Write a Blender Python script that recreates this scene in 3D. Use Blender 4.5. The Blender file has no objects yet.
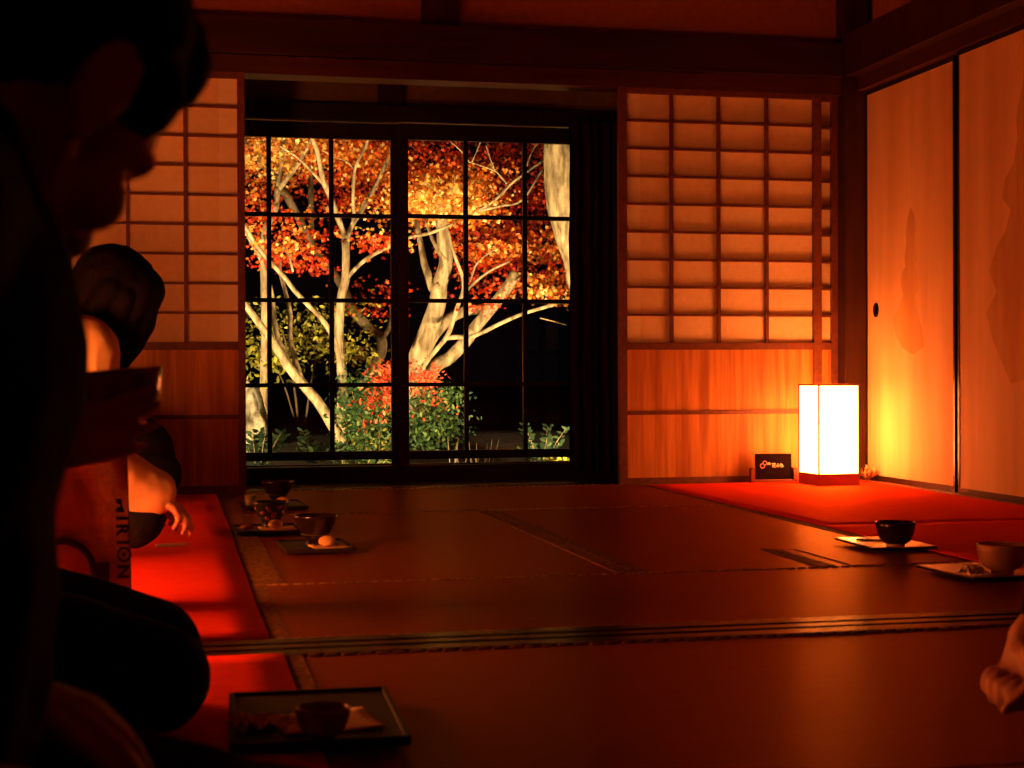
import bpy, bmesh, math, random
from math import sin, cos, pi, radians, sqrt, atan2
from mathutils import Vector, Matrix, noise, Euler
V = Vector
random.seed(7)
sc = bpy.context.scene
COL = sc.collection
ORG = {}

# ------------------------------------------------------------------ camera
FPX, YAW, PIT, ROL, CH = 1548.3, .2158, -.0062, -.0037, .4911
def cam_axes():
    f = V((sin(YAW)*cos(PIT), cos(YAW)*cos(PIT), sin(PIT)))
    r = V((cos(YAW), -sin(YAW), 0)); u = r.cross(f)
    c, s = cos(ROL), sin(ROL)
    return c*r+s*u, -s*r+c*u, f
RC, UC, FC = cam_axes()
EYE = V((0, 0, CH))
def ray(x, y): return FC + RC*((x-512)/FPX) - UC*((y-384)/FPX)
def at(x, y, Y):                      # measured point of the photo on the wall-parallel plane at depth Y
    d = ray(x, y); return EYE + d*(Y/d.y)
def onf(x, y, z=0.0):                 # measured point of the photo on the floor
    d = ray(x, y); return EYE + d*((z-CH)/d.z)
cd = bpy.data.cameras.new('camera'); cam = bpy.data.objects.new('camera', cd); COL.objects.link(cam)
cd.sensor_width = 36; cd.lens = FPX/1024*36; cd.clip_start = .05; cd.clip_end = 200
cam.matrix_world = Matrix((( RC.x, UC.x, -FC.x, EYE.x), (RC.y, UC.y, -FC.y, EYE.y), (RC.z, UC.z, -FC.z, EYE.z), (0,0,0,1)))
cd.dof.use_dof = True; cd.dof.focus_distance = 7.0; cd.dof.aperture_fstop = 8.0
sc.camera = cam

# ------------------------------------------------------------------ materials
def new_mat(name):
    m = bpy.data.materials.new(name); m.use_nodes = True
    nt = m.node_tree; b = nt.nodes['Principled BSDF']
    return m, nt, b
def link(nt, a, b): nt.links.new(a, b)
def noise_node(nt, scale, detail=3, stretch=None, rough=.55, dist=0.0):
    tc = nt.nodes.new('ShaderNodeTexCoord'); mp = nt.nodes.new('ShaderNodeMapping')
    mp.inputs['Scale'].default_value = stretch or (1, 1, 1)
    nz = nt.nodes.new('ShaderNodeTexNoise'); nz.inputs['Scale'].default_value = scale
    nz.inputs['Detail'].default_value = detail; nz.inputs['Roughness'].default_value = rough
    nz.inputs['Distortion'].default_value = dist
    link(nt, tc.outputs['Object'], mp.inputs['Vector']); link(nt, mp.outputs['Vector'], nz.inputs['Vector'])
    return nz
def ramp(nt, fac, stops):
    r = nt.nodes.new('ShaderNodeValToRGB'); link(nt, fac, r.inputs['Fac'])
    el = r.color_ramp.elements
    while len(el) < len(stops): el.new(.5)
    for e, (p, c) in zip(el, stops): e.position = p; e.color = (*c, 1)
    return r
def mat(name, a, b=None, rough=.6, scale=8, stretch=None, bump=0.0, bscale=None, spec=.5, detail=4, sheen=0, lo=.35, hi=.65, metal=0):
    m, nt, p = new_mat(name)
    p.inputs['Roughness'].default_value = rough
    p.inputs['Specular IOR Level'].default_value = spec
    p.inputs['Metallic'].default_value = metal
    if sheen: p.inputs['Sheen Weight'].default_value = sheen
    b = b or tuple(c*.8 for c in a)
    nz = noise_node(nt, scale, detail, stretch)
    link(nt, ramp(nt, nz.outputs['Fac'], [(lo, b), (hi, a)]).outputs['Color'], p.inputs['Base Color'])
    if bump:
        n2 = noise_node(nt, bscale or scale*3, 3, stretch)
        bp = nt.nodes.new('ShaderNodeBump'); bp.inputs['Strength'].default_value = bump; bp.inputs['Distance'].default_value = .01
        link(nt, n2.outputs['Fac'], bp.inputs['Height']); link(nt, bp.outputs['Normal'], p.inputs['Normal'])
    return m
def emis(name, col, s):
    m, nt, p = new_mat(name)
    p.inputs['Base Color'].default_value = (.8, .75, .65, 1); p.inputs['Roughness'].default_value = .8
    p.inputs['Emission Color'].default_value = (*col, 1); p.inputs['Emission Strength'].default_value = s
    return m
def glass_mat():
    m = bpy.data.materials.new('window_glass'); m.use_nodes = True; nt = m.node_tree; nt.nodes.clear()
    o = nt.nodes.new('ShaderNodeOutputMaterial'); t = nt.nodes.new('ShaderNodeBsdfTransparent'); g = nt.nodes.new('ShaderNodeBsdfGlossy')
    g.inputs['Roughness'].default_value = .0; t.inputs['Color'].default_value = (.96, .97, .95, 1)
    fr = nt.nodes.new('ShaderNodeFresnel'); fr.inputs['IOR'].default_value = 1.5
    mx = nt.nodes.new('ShaderNodeMixShader')
    link(nt, fr.outputs[0], mx.inputs[0]); link(nt, t.outputs[0], mx.inputs[1]); link(nt, g.outputs[0], mx.inputs[2]); link(nt, mx.outputs[0], o.inputs[0])
    return m
def tatami_mat(name, along):
    m, nt, p = new_mat(name)
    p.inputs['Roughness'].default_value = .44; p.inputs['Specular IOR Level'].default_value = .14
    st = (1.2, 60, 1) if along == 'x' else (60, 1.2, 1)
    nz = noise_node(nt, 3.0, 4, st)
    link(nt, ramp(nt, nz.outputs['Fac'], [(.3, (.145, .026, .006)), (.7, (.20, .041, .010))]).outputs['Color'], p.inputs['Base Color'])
    tc = nt.nodes.new('ShaderNodeTexCoord'); w = nt.nodes.new('ShaderNodeTexWave')
    w.wave_type = 'BANDS'; w.bands_direction = 'X' if along == 'x' else 'Y'      # ribs across the rush direction
    w.inputs['Scale'].default_value = 18; w.inputs['Distortion'].default_value = .3
    link(nt, tc.outputs['Object'], w.inputs['Vector'])
    n2 = noise_node(nt, 6.0, 3, (3, 40, 1) if along == 'x' else (40, 3, 1))
    ad = nt.nodes.new('ShaderNodeMath'); ad.operation = 'MULTIPLY_ADD'; ad.inputs[1].default_value = 5.0
    link(nt, n2.outputs['Fac'], ad.inputs[0]); link(nt, w.outputs['Fac'], ad.inputs[2])
    bp = nt.nodes.new('ShaderNodeBump'); bp.inputs['Strength'].default_value = .045; bp.inputs['Distance'].default_value = .0025
    link(nt, ad.outputs[0], bp.inputs['Height']); link(nt, bp.outputs['Normal'], p.inputs['Normal'])
    return m
def add_gloss(m, fac, rough, col):
    # thin satin layer over a matt base
    nt = m.node_tree; p = nt.nodes['Principled BSDF']; p.inputs['Specular IOR Level'].default_value = 0; p.inputs['Roughness'].default_value = 1
    df = nt.nodes.new('ShaderNodeBsdfDiffuse'); g = nt.nodes.new('ShaderNodeBsdfGlossy'); g.inputs['Roughness'].default_value = rough; g.inputs['Color'].default_value = (*col, 1)
    mx = nt.nodes.new('ShaderNodeMixShader'); mx.inputs[0].default_value = fac
    link(nt, p.inputs['Base Color'].links[0].from_socket, df.inputs['Color'])
    if p.inputs['Normal'].links:
        n_ = p.inputs['Normal'].links[0].from_socket; link(nt, n_, df.inputs['Normal']); link(nt, n_, g.inputs['Normal'])
    link(nt, df.outputs[0], mx.inputs[1]); link(nt, g.outputs[0], mx.inputs[2]); link(nt, mx.outputs[0], nt.nodes['Material Output'].inputs[0])
    return m
def heri_mat():
    m, nt, p = new_mat('mat_border_cloth'); p.inputs['Roughness'].default_value = .55
    tc = nt.nodes.new('ShaderNodeTexCoord'); w = nt.nodes.new('ShaderNodeTexVoronoi'); w.inputs['Scale'].default_value = 70
    link(nt, tc.outputs['Object'], w.inputs['Vector'])
    link(nt, ramp(nt, w.outputs['Distance'], [(.2, (.10, .055, .018)), (.7, (.26, .13, .035))]).outputs['Color'], p.inputs['Base Color'])
    bp = nt.nodes.new('ShaderNodeBump'); bp.inputs['Strength'].default_value = .5; bp.inputs['Distance'].default_value = .004
    link(nt, w.outputs['Distance'], bp.inputs['Height']); link(nt, bp.outputs['Normal'], p.inputs['Normal'])
    return m
def felt_mat():
    m, nt, p = new_mat('red_felt'); p.inputs['Roughness'].default_value = .62; p.inputs['Specular IOR Level'].default_value = .30
    nz = noise_node(nt, 25, 4)
    link(nt, ramp(nt, nz.outputs['Fac'], [(.35, (.64, .013, .006)), (.65, (.74, .020, .009))]).outputs['Color'], p.inputs['Base Color'])
    p.inputs['Sheen Weight'].default_value = 0; p.inputs['Sheen Roughness'].default_value = .45; p.inputs['Sheen Tint'].default_value = (1, .02, .012, 1)
    n2 = noise_node(nt, 260, 2); bp = nt.nodes.new('ShaderNodeBump'); bp.inputs['Strength'].default_value = .12; bp.inputs['Distance'].default_value = .004
    link(nt, n2.outputs['Fac'], bp.inputs['Height']); link(nt, bp.outputs['Normal'], p.inputs['Normal'])
    return m
def lamp_paper(name, col, s, clear):
    # glowing translucent paper; part of the bulb's light passes straight through the thin sheet
    m, nt, p = new_mat(name); p.inputs['Base Color'].default_value = (.8, .75, .65, 1); p.inputs['Roughness'].default_value = .8
    p.inputs['Emission Color'].default_value = (*col, 1); p.inputs['Emission Strength'].default_value = s
    t = nt.nodes.new('ShaderNodeBsdfTransparent'); mx = nt.nodes.new('ShaderNodeMixShader'); mx.inputs[0].default_value = clear
    link(nt, p.outputs[0], mx.inputs[1]); link(nt, t.outputs[0], mx.inputs[2]); link(nt, mx.outputs[0], nt.nodes['Material Output'].inputs[0])
    return m
def leaf_mat(name, stops, rough=.55):
    m, nt, p = new_mat(name); p.inputs['Roughness'].default_value = rough; p.inputs['Specular IOR Level'].default_value = .3
    g = nt.nodes.new('ShaderNodeNewGeometry')
    r = ramp(nt, g.outputs['Random Per Island'], stops)
    link(nt, r.outputs['Color'], p.inputs['Base Color'])
    t = nt.nodes.new('ShaderNodeBsdfTranslucent'); link(nt, r.outputs['Color'], t.inputs['Color'])
    mx = nt.nodes.new('ShaderNodeMixShader'); mx.inputs[0].default_value = .35
    o = nt.nodes['Material Output']
    link(nt, p.outputs[0], mx.inputs[1]); link(nt, t.outputs[0], mx.inputs[2]); link(nt, mx.outputs[0], o.inputs[0])
    return m
LAMP = (1.0, .235, .048)
M = dict(
    post=mat('dark_post_wood', (.050, .011, .005), (.026, .006, .003), .42, 3, (9, 9, .6), .15, 10, .4),
    lintel=mat('red_lintel_wood', (.075, .016, .007), (.05, .010, .005), .45, 3, (.6, 9, 9), .1, 10, .4),
    beam=mat('dark_beam_wood', (.040, .008, .004), (.022, .005, .003), .42, 3, (.6, 9, 9), .15, 10, .4),
    lattice=mat('red_brown_lattice_wood', (.17, .045, .016), (.11, .028, .010), .5, 6, (6, 6, 6), .05),
    sash=mat('black_sash_wood', (.030, .014, .008), (.018, .009, .006), .45, 6, (4, 4, 4), .05),
    dado=mat('cedar_board', (.66, .29, .065), (.36, .12, .026), .5, 2.2, (14, 3, .7), .12, 8, .35),
    paper=mat('shoji_paper', (.84, .68, .44), (.78, .62, .38), .9, 40, None, .03, 200, .1),
    paper2=mat('shoji_paper_overlap', (.90, .80, .58), (.86, .75, .52), .9, 40, None, .03, 200, .1),
    plaster=mat('ochre_plaster', (.36, .115, .04), (.31, .095, .034), .95, 30, None, .15, 120, .1),
    plasterd=mat('olive_plaster', (.30, .22, .12), (.25, .18, .10), .95, 30, None, .15, 120, .1),
    fusuma=mat('fusuma_paper', (.80, .54, .30), (.64, .38, .18), .75, 1.6, (5, 5, .55), .05, 60, .2, 5, 0, .3, .7),
    ink=mat('fusuma_painting', (.66, .40, .165), (.54, .30, .115), .8, 2.5, (5, 5, .7), 0, None, .2),
    edge=mat('black_lacquer', (.018, .008, .005), (.012, .006, .004), .3, 5),
    ceil=mat('ceiling_boards', (.07, .022, .008), (.05, .016, .006), .6, 3, (12, .6, 1)),
    slab=mat('floor_boards', (.07, .025, .012), (.05, .018, .009), .6, 3, (.5, 10, 1)),
    sill=mat('polished_sill_wood', (.035, .010, .004), (.022, .007, .003), .21, 3, (.5, 12, 12), .03, 30, .5),
    heri=heri_mat(),
    stitch=mat('pale_rush_edge', (.50, .26, .08), (.20, .08, .024), .6, 60, (1, .2, 1), .3, 120, .3),
    felt=felt_mat(),
    tx=tatami_mat('tatami_rush_crosswise', 'x'), ty=tatami_mat('tatami_rush_lengthwise', 'y'),
    shade=lamp_paper('lit_lamp_paper', LAMP, 17.0, .25), shadestrong=lamp_paper('bright_lamp_paper', LAMP, 64.0, .25),
    lampwood=mat('lamp_cedar', (.42, .085, .022), (.30, .055, .016), .5, 4, (2, 2, 9), .05),
    card=mat('dark_card', (.010, .0025, .003), (.008, .002, .0025), .6, 30, None, 0, None, .04),
    stand=mat('card_stand_wood', (.24, .05, .018), (.18, .036, .014), .45, 6),
    white=mat('white_print', (.85, .78, .6), (.8, .72, .55), .7, 30), gourd=mat('orange_print', (.75, .32, .12), (.65, .26, .1), .7, 30),
    twig=mat('dry_twig', (.42, .24, .09), (.20, .09, .03), .7, 40), husk=mat('pale_husk', (.72, .55, .28), (.5, .34, .14), .7, 30),
    bowlk=mat('dark_glaze', (.028, .011, .006), (.016, .007, .004), .2, 12, None, .05, 60, .6),
    bowlc=mat('cream_glaze', (.62, .40, .20), (.52, .31, .14), .28, 14, None, .03, 60, .5),
    bowlg=mat('green_glaze', (.075, .085, .04), (.05, .055, .025), .2, 14, None, .03, 60, .5),
    bowlb=mat('brown_glaze', (.34, .19, .075), (.20, .10, .04), .2, 26, None, .12, 70, .6),
    petal=mat('pink_petal_glaze', (.45, .18, .11), (.36, .13, .08), .3, 20),
    foot=mat('unglazed_clay', (.75, .58, .36), (.66, .5, .3), .7, 40),
    tea=mat('green_tea', (.10, .11, .02), (.07, .08, .015), .4, 30),
    tray=mat('black_lacquer_tray', (.03, .016, .009), (.022, .012, .007), .5, 8, None, 0, None, .12),
    traygold=mat('pale_wood_tray', (.60, .33, .12), (.48, .25, .08), .22, 5, (1, 12, 1), .03, 20, .5),
    kaishi=mat('folded_paper', (.80, .55, .32), (.72, .48, .27), .9, 30, None, .05, 90, .1),
    tissue=mat('crumpled_tissue', (.85, .72, .52), (.78, .64, .44), .9, 30, None, .05, 90, .1),
    bun=mat('pale_bun', (.86, .52, .20), (.78, .45, .16), .6, 20, None, .05, 80, .3),
    leafr=mat('red_garnish', (.55, .12, .05), (.4, .2, .04), .6, 50),
    cup=mat('celadon', (.22, .22, .11), (.17, .17, .08), .25, 20),
    canvas=mat('bag_canvas', (.17, .095, .036), (.12, .066, .024), .85, 18, None, .25, 60, .1),
    print=mat('black_print', (.010, .005, .004), (.008, .004, .003), .9, 20, None, 0, None, .04),
    skin=mat('skin', (.52, .22, .12), (.45, .18, .095), .55, 12, None, .06, 90, .35),
    hair=mat('black_hair', (.005, .003, .003), (.003, .002, .002), .7, 9, (14, 14, 1), .1, 30, .04),
    black=mat('black_cloth', (.010, .008, .008), (.007, .006, .006), .9, 12, None, .3, 40, .1),
    cream=mat('cream_cloth', (.82, .56, .27), (.74, .49, .22), .9, 5, None, .25, 14, .1),
    eye=mat('eye', (.6, .5, .42), (.55, .45, .38), .2, 5),
    curtain=mat('dark_curtain_cloth', (.035, .014, .007), (.024, .010, .005), .9, 5, (12, 12, .5), .1, 30, .1),
    glass=glass_mat(),
    bark=mat('pale_bark', (.36, .26, .13), (.115, .075, .034), .85, 9, (3, 3, .9), .9, 14, .1),
    barkd=mat('brown_bark', (.15, .10, .05), (.07, .045, .02), .9, 6, (3, 3, .8), .7, 16, .1),
    rock=mat('pale_rock', (.24, .20, .125), (.05, .038, .018), .9, 14, None, .9, 14, .1),
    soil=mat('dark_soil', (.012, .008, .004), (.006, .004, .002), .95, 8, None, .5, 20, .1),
    red=leaf_mat('red_maple_leaf', [(0, (.34, .012, .005)), (.4, (.72, .040, .008)), (.8, (.85, .10, .012)), (1, (.85, .26, .04))]),
    orange=leaf_mat('orange_maple_leaf', [(0, (.60, .05, .006)), (.4, (.88, .18, .015)), (.8, (.90, .40, .05)), (1, (.88, .64, .22))]),
    gold=leaf_mat('golden_maple_leaf', [(0, (.75, .15, .015)), (.5, (.90, .42, .05)), (1, (.88, .70, .24))]),
    yellow=leaf_mat('yellow_green_leaf', [(0, (.06, .07, .008)), (.5, (.28, .25, .022)), (1, (.55, .46, .05))]),
    green=leaf_mat('green_leaf', [(0, (.010, .035, .010)), (.6, (.045, .10, .022)), (1, (.16, .22, .05))]),
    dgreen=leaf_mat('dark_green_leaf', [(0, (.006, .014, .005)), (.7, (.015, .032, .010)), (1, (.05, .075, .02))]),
    berry=leaf_mat('scarlet_leaf', [(0, (.55, .035, .015)), (.6, (.80, .09, .025)), (1, (.85, .22, .05))]),
    grass=leaf_mat('pale_grass', [(0, (.10, .07, .03)), (1, (.42, .30, .15))]),
)

for k_ in ('tx', 'ty'): add_gloss(M[k_], .13, .32, (1, .55, .20))
add_gloss(M['sill'], .15, .22, (1, .8, .5)); add_gloss(M['felt'], .30, .62, (1, .17, .03)); add_gloss(M['heri'], .03, .4, (1, .7, .4))
# ------------------------------------------------------------------ mesh builder
class MB:
    def __init__(s): s.v = []; s.f = []; s.sm = []
    def add(s, vs, fs, smooth=False):
        o = len(s.v); s.v += [V(p) for p in vs]; s.f += [tuple(i+o for i in f) for f in fs]; s.sm += [smooth]*len(fs); return s
    def box(s, x0, x1, y0, y1, z0, z1, bev=0.0, mtx=None):
        bm = bmesh.new(); bmesh.ops.create_cube(bm, size=1)
        for v in bm.verts: v.co = V(((x0+x1)/2+v.co.x*(x1-x0), (y0+y1)/2+v.co.y*(y1-y0), (z0+z1)/2+v.co.z*(z1-z0)))
        if bev: bmesh.ops.bevel(bm, geom=bm.edges[:], offset=bev, segments=2, profile=.6, affect='EDGES')
        if mtx is not None: bmesh.ops.transform(bm, matrix=mtx, verts=bm.verts[:])
        return s.frombm(bm)
    def frombm(s, bm, smooth=False):
        bm.verts.index_update(); s.add([v.co.copy() for v in bm.verts], [[v.index for v in f.verts] for f in bm.faces], smooth); bm.free(); return s
    def ball(s, c, r, mtx=None, seg=20, rings=12):
        r = (r, r, r) if isinstance(r, (int, float)) else r
        bm = bmesh.new(); bmesh.ops.create_uvsphere(bm, u_segments=seg, v_segments=rings, radius=1)
        T = Matrix.Translation(V(c)) @ (mtx if mtx is not None else Matrix()).to_4x4() @ Matrix.Diagonal((*r, 1))
        bmesh.ops.transform(bm, matrix=T, verts=bm.verts[:]); return s.frombm(bm, True)
    def cap(s, a, b, r1, r2=None, seg=12, k=4):            # tapered capsule
        a, b = V(a), V(b); r2 = r1 if r2 is None else r2
        d = b-a; L = d.length or 1e-6; d = d/L; q = d.to_track_quat('Z', 'Y').to_matrix()
        rings = [(a-d*r1*cos(t), r1*sin(t)) for t in [pi/2*i/k for i in range(1, k+1)]] + [(b+d*r2*sin(t), r2*cos(t)) for t in [pi/2*i/k for i in range(0, k)]]
        vs = [a-d*r1]; fs = []
        for c, r in rings: vs += [c + q @ V((r*cos(2*pi*j/seg), r*sin(2*pi*j/seg), 0)) for j in range(seg)]
        vs.append(b+d*r2); n = len(rings)
        for j in range(seg):
            fs.append((0, 1+(j+1) % seg, 1+j))
            for i in range(n-1):
                p = 1+i*seg; fs.append((p+j, p+(j+1) % seg, p+seg+(j+1) % seg, p+seg+j))
            p = 1+(n-1)*seg; fs.append((p+j, p+(j+1) % seg, len(vs)-1))
        return s.add(vs, fs, True)
    def chain(s, pts, rad, seg=12):
        for i in range(len(pts)-1): s.cap(pts[i], pts[i+1], rad[i], rad[i+1], seg)
        return s
    def tube(s, pts, rad, seg=8, wob=0.0):                  # smooth swept tube, capped
        n = len(pts); vs = []; fs = []; up = V((0, 1, .2)).normalized()
        for i, p in enumerate(pts):
            t = (pts[min(i+1, n-1)]-pts[max(i-1, 0)]).normalized()
            x = t.cross(up); x = x.normalized() if x.length > 1e-4 else V((1, 0, 0)); y = t.cross(x)
            for j in range(seg):
                a = 2*pi*j/seg; w = 1+wob*noise.noise(V(p)*6+V((cos(a), sin(a), 0))*1.5) if wob else 1
                vs.append(V(p)+(x*cos(a)+y*sin(a))*rad[i]*w)
        for i in range(n-1):
            for j in range(seg): fs.append((i*seg+j, i*seg+(j+1) % seg, (i+1)*seg+(j+1) % seg, (i+1)*seg+j))
        fs.append(tuple(range(seg))[::-1]); fs.append(tuple((n-1)*seg+j for j in range(seg)))
        return s.add(vs, fs, True)
    def lathe(s, prof, c, seg=40, mtx=None, squash=None):
        c = V(c); vs = []; fs = []; n = len(prof); mtx = mtx if mtx is not None else Matrix.Identity(3)
        for r, z in prof:
            for j in range(seg):
                a = 2*pi*j/seg; vs.append(c+mtx @ V((r*cos(a), r*sin(a), z)))
        for i in range(n-1):
            for j in range(seg): fs.append((i*seg+j, i*seg+(j+1) % seg, (i+1)*seg+(j+1) % seg, (i+1)*seg+j))
        if prof[0][0] > 1e-5: fs.append(tuple(range(seg))[::-1])
        if prof[-1][0] > 1e-5: fs.append(tuple((n-1)*seg+j for j in range(seg)))
        return s.add(vs, fs, True)
    def prism(s, poly, d):                                   # closed polygon of 3-D points pushed along d
        n = len(poly); d = V(d); vs = [V(p) for p in poly]+[V(p)+d for p in poly]
        fs = [tuple(range(n))[::-1], tuple(range(n, 2*n))]+[(i, (i+1) % n, n+(i+1) % n, n+i) for i in range(n)]
        return s.add(vs, fs)
    def mesh(s, name, org=V((0, 0, 0))):
        me = bpy.data.meshes.new(name); me.from_pydata([p-org for p in s.v], [], s.f); me.update()
        for p, b in zip(me.polygons, s.sm): p.use_smooth = b
        return me
    def build(s, name, m, parent=None, org=None):
        o = V((0, 0, 0)) if org is None else V(org)
        if parent is not None: o = ORG[parent.name]
        ob = bpy.data.objects.new(name, s.mesh(name, o)); COL.objects.link(ob); ob.data.materials.append(M[m] if isinstance(m, str) else m)
        if parent is not None: ob.parent = parent
        else: ob.location = o
        ORG[ob.name] = o
        return ob
    def blob(s, name, m, parent=None, voxel=.005, smooth=4, wrinkle=0.0, wscale=14, org=None):   # one continuous skin over all the shapes
        tmp = bpy.data.objects.new('tmp', s.mesh('tmp')); COL.objects.link(tmp)
        r = tmp.modifiers.new('r', 'REMESH'); r.mode = 'VOXEL'; r.voxel_size = voxel
        sm = tmp.modifiers.new('s', 'SMOOTH'); sm.factor = .5; sm.iterations = smooth
        bpy.context.view_layer.update()
        dg = bpy.context.evaluated_depsgraph_get(); me = bpy.data.meshes.new_from_object(tmp.evaluated_get(dg))
        bpy.data.objects.remove(tmp)
        o = V((0, 0, 0)) if org is None else V(org)
        if parent is not None: o = ORG[parent.name]
        if wrinkle:
            for v in me.vertices: v.co = v.co + v.normal*wrinkle*(noise.noise(v.co*wscale)+.5*noise.noise(v.co*wscale*2.3))
        for v in me.vertices: v.co = v.co-o
        for p in me.polygons: p.use_smooth = True
        me.materials.clear(); me.materials.append(M[m]); me.name = name
        ob = bpy.data.objects.new(name, me); COL.objects.link(ob)
        if parent is not None: ob.parent = parent
        else: ob.location = o
        ORG[ob.name] = o
        return ob
def tag(o, label=None, cat=None, group=None, kind=None):
    if label: o['label'] = label
    if cat: o['category'] = cat
    if group: o['group'] = group
    if kind: o['kind'] = kind
    return o
def thing(name, loc, label, cat, group=None):
    o = bpy.data.objects.new(name, None); COL.objects.link(o); o.location = V(loc); o.empty_display_size = .05
    ORG[o.name] = V(loc); return tag(o, label, cat, group)
def struct(name, mb, m, label=None, parent=None):
    o = mb.build(name, m, parent); o['kind'] = 'structure'
    if label and parent is None: o['label'] = label
    return o
def B(*a, **k): return MB().box(*a, **k)

# ------------------------------------------------------------------ the room
D, RX, LX = 6.608, 3.098, -.86
YO = 7.60                                                     # plane of the garden glazing
struct('floor', B(LX-.1, RX+.1, -1.7, 6.62, -.16, -.05), 'slab', 'sub-floor under the tatami')
struct('floor.001', B(-1.6, 3.4, 6.74, 7.66, -.10, -.03), 'slab', 'dark board floor of the veranda')
struct('ceiling', B(LX-.1, RX+.1, -1.7, 6.7, 2.62, 2.68), 'ceil', 'dark board ceiling')
struct('ceiling.001', B(-1.6, 3.4, 6.69, 7.8, 2.2, 2.24), 'ceil', 'veranda ceiling')
struct('wall_left', B(LX-.12, LX, -1.7, 6.7, -.05, 2.64), 'plaster', 'ochre plaster wall behind the seated guests')
struct('wall_front', B(LX-.12, RX+.12, -1.8, -1.68, -.05, 2.64), 'plaster', 'plaster wall behind the camera')
w = MB(); w.box(LX-.1, RX+.02, 6.635, 6.685, 1.95, 2.64)
struct('wall_back', w, 'plaster', 'ochre plaster above the sliding screens')
w = MB(); w.box(RX+.035, RX+.08, 2.9, 6.7, 1.95, 2.64); w.box(RX+.035, RX+.08, -1.7, 4.86, -.05, 1.96); w.box(RX+.035, RX+.08, -1.7, 2.9, 1.9, 2.64)
struct('wall_right', w, 'plaster', 'ochre plaster above the painted sliding doors')
w = MB(); w.box(-1.6, 3.4, 7.62, 7.68, 1.80, 2.2); w.box(-1.6, -.15, 7.62, 7.68, -.1, 1.8); w.box(2.32, 3.4, 7.62, 7.68, -.1, 1.8); w.box(-1.6, -1.54, 6.7, 7.62, -.1, 2.2); w.box(3.34, 3.4, 6.7, 7.62, -.1, 2.2)
struct('wall_garden', w, 'plasterd', 'olive plaster wall over the garden window')
# posts and beams
struct('trim_1', B(2.985, 3.105, 6.55, 6.67, 0, 2.63, bev=.004), 'post', 'dark corner post beside the painted doors')
struct('trim_2', B(-.99, -.82, 6.56, 6.67, 0, 2.63, bev=.004), 'post', 'dark post at the left end of the screens')
w = MB(); w.box(-.85, 2.99, 6.565, 6.68, 1.838, 1.995, bev=.004); struct('trim_3', w, 'beam', 'dark tie beam over the screens')
w = MB(); w.box(-.85, 2.99, 6.585, 6.72, 1.758, 1.836, bev=.003); struct('trim_4', w, 'lintel', 'reddish lintel over the screens')
struct('trim_5', B(1.058, 1.218, 6.60, 6.68, 1.99, 2.63, bev=.003), 'post', 'short dark post above the tie beam')
w = MB(); w.box(2.99, 3.13, 2.8, 6.56, 1.838, 2.03, bev=.004); struct('trim_6', w, 'post', 'dark tie beam over the painted doors')
w = MB(); w.box(3.05, 3.14, 2.8, 6.56, 1.775, 1.838, bev=.003); struct('trim_7', w, 'lintel', 'reddish lintel over the painted doors')
w = MB(); w.box(-.85, 2.99, 6.625, 6.75, -.05, .0); struct('trim_8', w, 'sill', 'dark sill under the screens')
w = MB(); w.box(3.045, 3.14, 2.8, 6.55, -.05, .006); struct('trim_9', w, 'lampwood', 'sill under the painted doors')
# threshold between the two rooms: grooved polished sill
w = MB(); yy = 2.722
for y0, y1, zt in ((0, .045, .004), (.045, .066, -.008), (.066, .10, .004), (.10, .121, -.008), (.121, .166, .004)):
    w.box(LX, RX+.02, yy+y0, yy+y1, -.05, zt)
struct('trim_10', w, 'sill', 'grooved dark threshold running across between the two rooms')
struct('trim_11', B(2.99, 3.12, 2.74, 2.87, .0, 2.63, bev=.004), 'post', 'post at the right end of the threshold')
# veranda post + rail over the window
struct('trim_12', B(at(378, 95, 7.6).x, at(402, 95, 7.6).x, 7.57, 7.70, 1.79, 2.2, bev=.003), 'post', 'short post above the garden window')
w = MB(); w.box(-.2, 2.35, 7.54, 7.70, 1.734, 1.81, bev=.002); struct('trim_13', w, 'sash', 'dark head rail of the garden window')
w = MB(); w.box(-.2, 2.35, 7.50, 7.70, -.10, .047, bev=.002); struct('trim_14', w, 'sash', 'dark sill of the garden window')

def shoji(name, x0, x1, y, cols, label, sl=.037, sr=.039, overlap=None):
    """wood frame, thin lattice, paper behind it, cedar boards below"""
    f = MB(); y1 = y+.030
    f.box(x0, x0+sl, y, y1, .0, 1.765, bev=.002); f.box(x1-sr, x1, y, y1, .0, 1.765, bev=.002)
    f.box(x0+sl, x1-sr, y+.001, y1, 1.735, 1.765); f.box(x0+sl, x1-sr, y-.002, y1, .598, .630, bev=.002); f.box(x0+sl, x1-sr, y+.001, y1, .0, .030)
    f.box(x0+sl, x1-sr, y+.002, y1-.005, .309, .327, bev=.001)
    fo = struct(name, f, 'lattice', label)
    g = MB()
    for c in cols: g.box(c-.0075, c+.0075, y+.006, y+.020, .63, 1.736)
    for k in range(1, 9): g.box(x0+sl, x1-sr, y+.005, y+.019, .63+k*.1232-.005, .63+k*.1232+.005)
    struct('lattice', g, 'lattice', parent=fo)
    p = MB(); p.box(x0+.01, x1-.01, y+.0205, y+.0225, .61, 1.75); struct('paper', p, 'paper', parent=fo)
    if overlap:
        p = MB(); p.box(overlap[0], overlap[1], y+.0198, y+.0206, .63, 1.74); struct('paper_strip', p, 'paper2', parent=fo)
    d = MB(); d.box(x0+.02, x1-.02, y+.012, y+.020, .02, .615)
    for xx in (x0+sl, (x0+x1)/2+.0, x1-sr): d.box(xx-.003, xx+.003, y+.0105, y+.013, .03, .60)
    struct('lower_board', d, 'dado', parent=fo)
    return fo
shoji('door_1', 1.931, 2.890, 6.585, (2.177, 2.399, 2.628), 'paper screen beside the glowing lamp', overlap=(1.968, 2.035))
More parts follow.
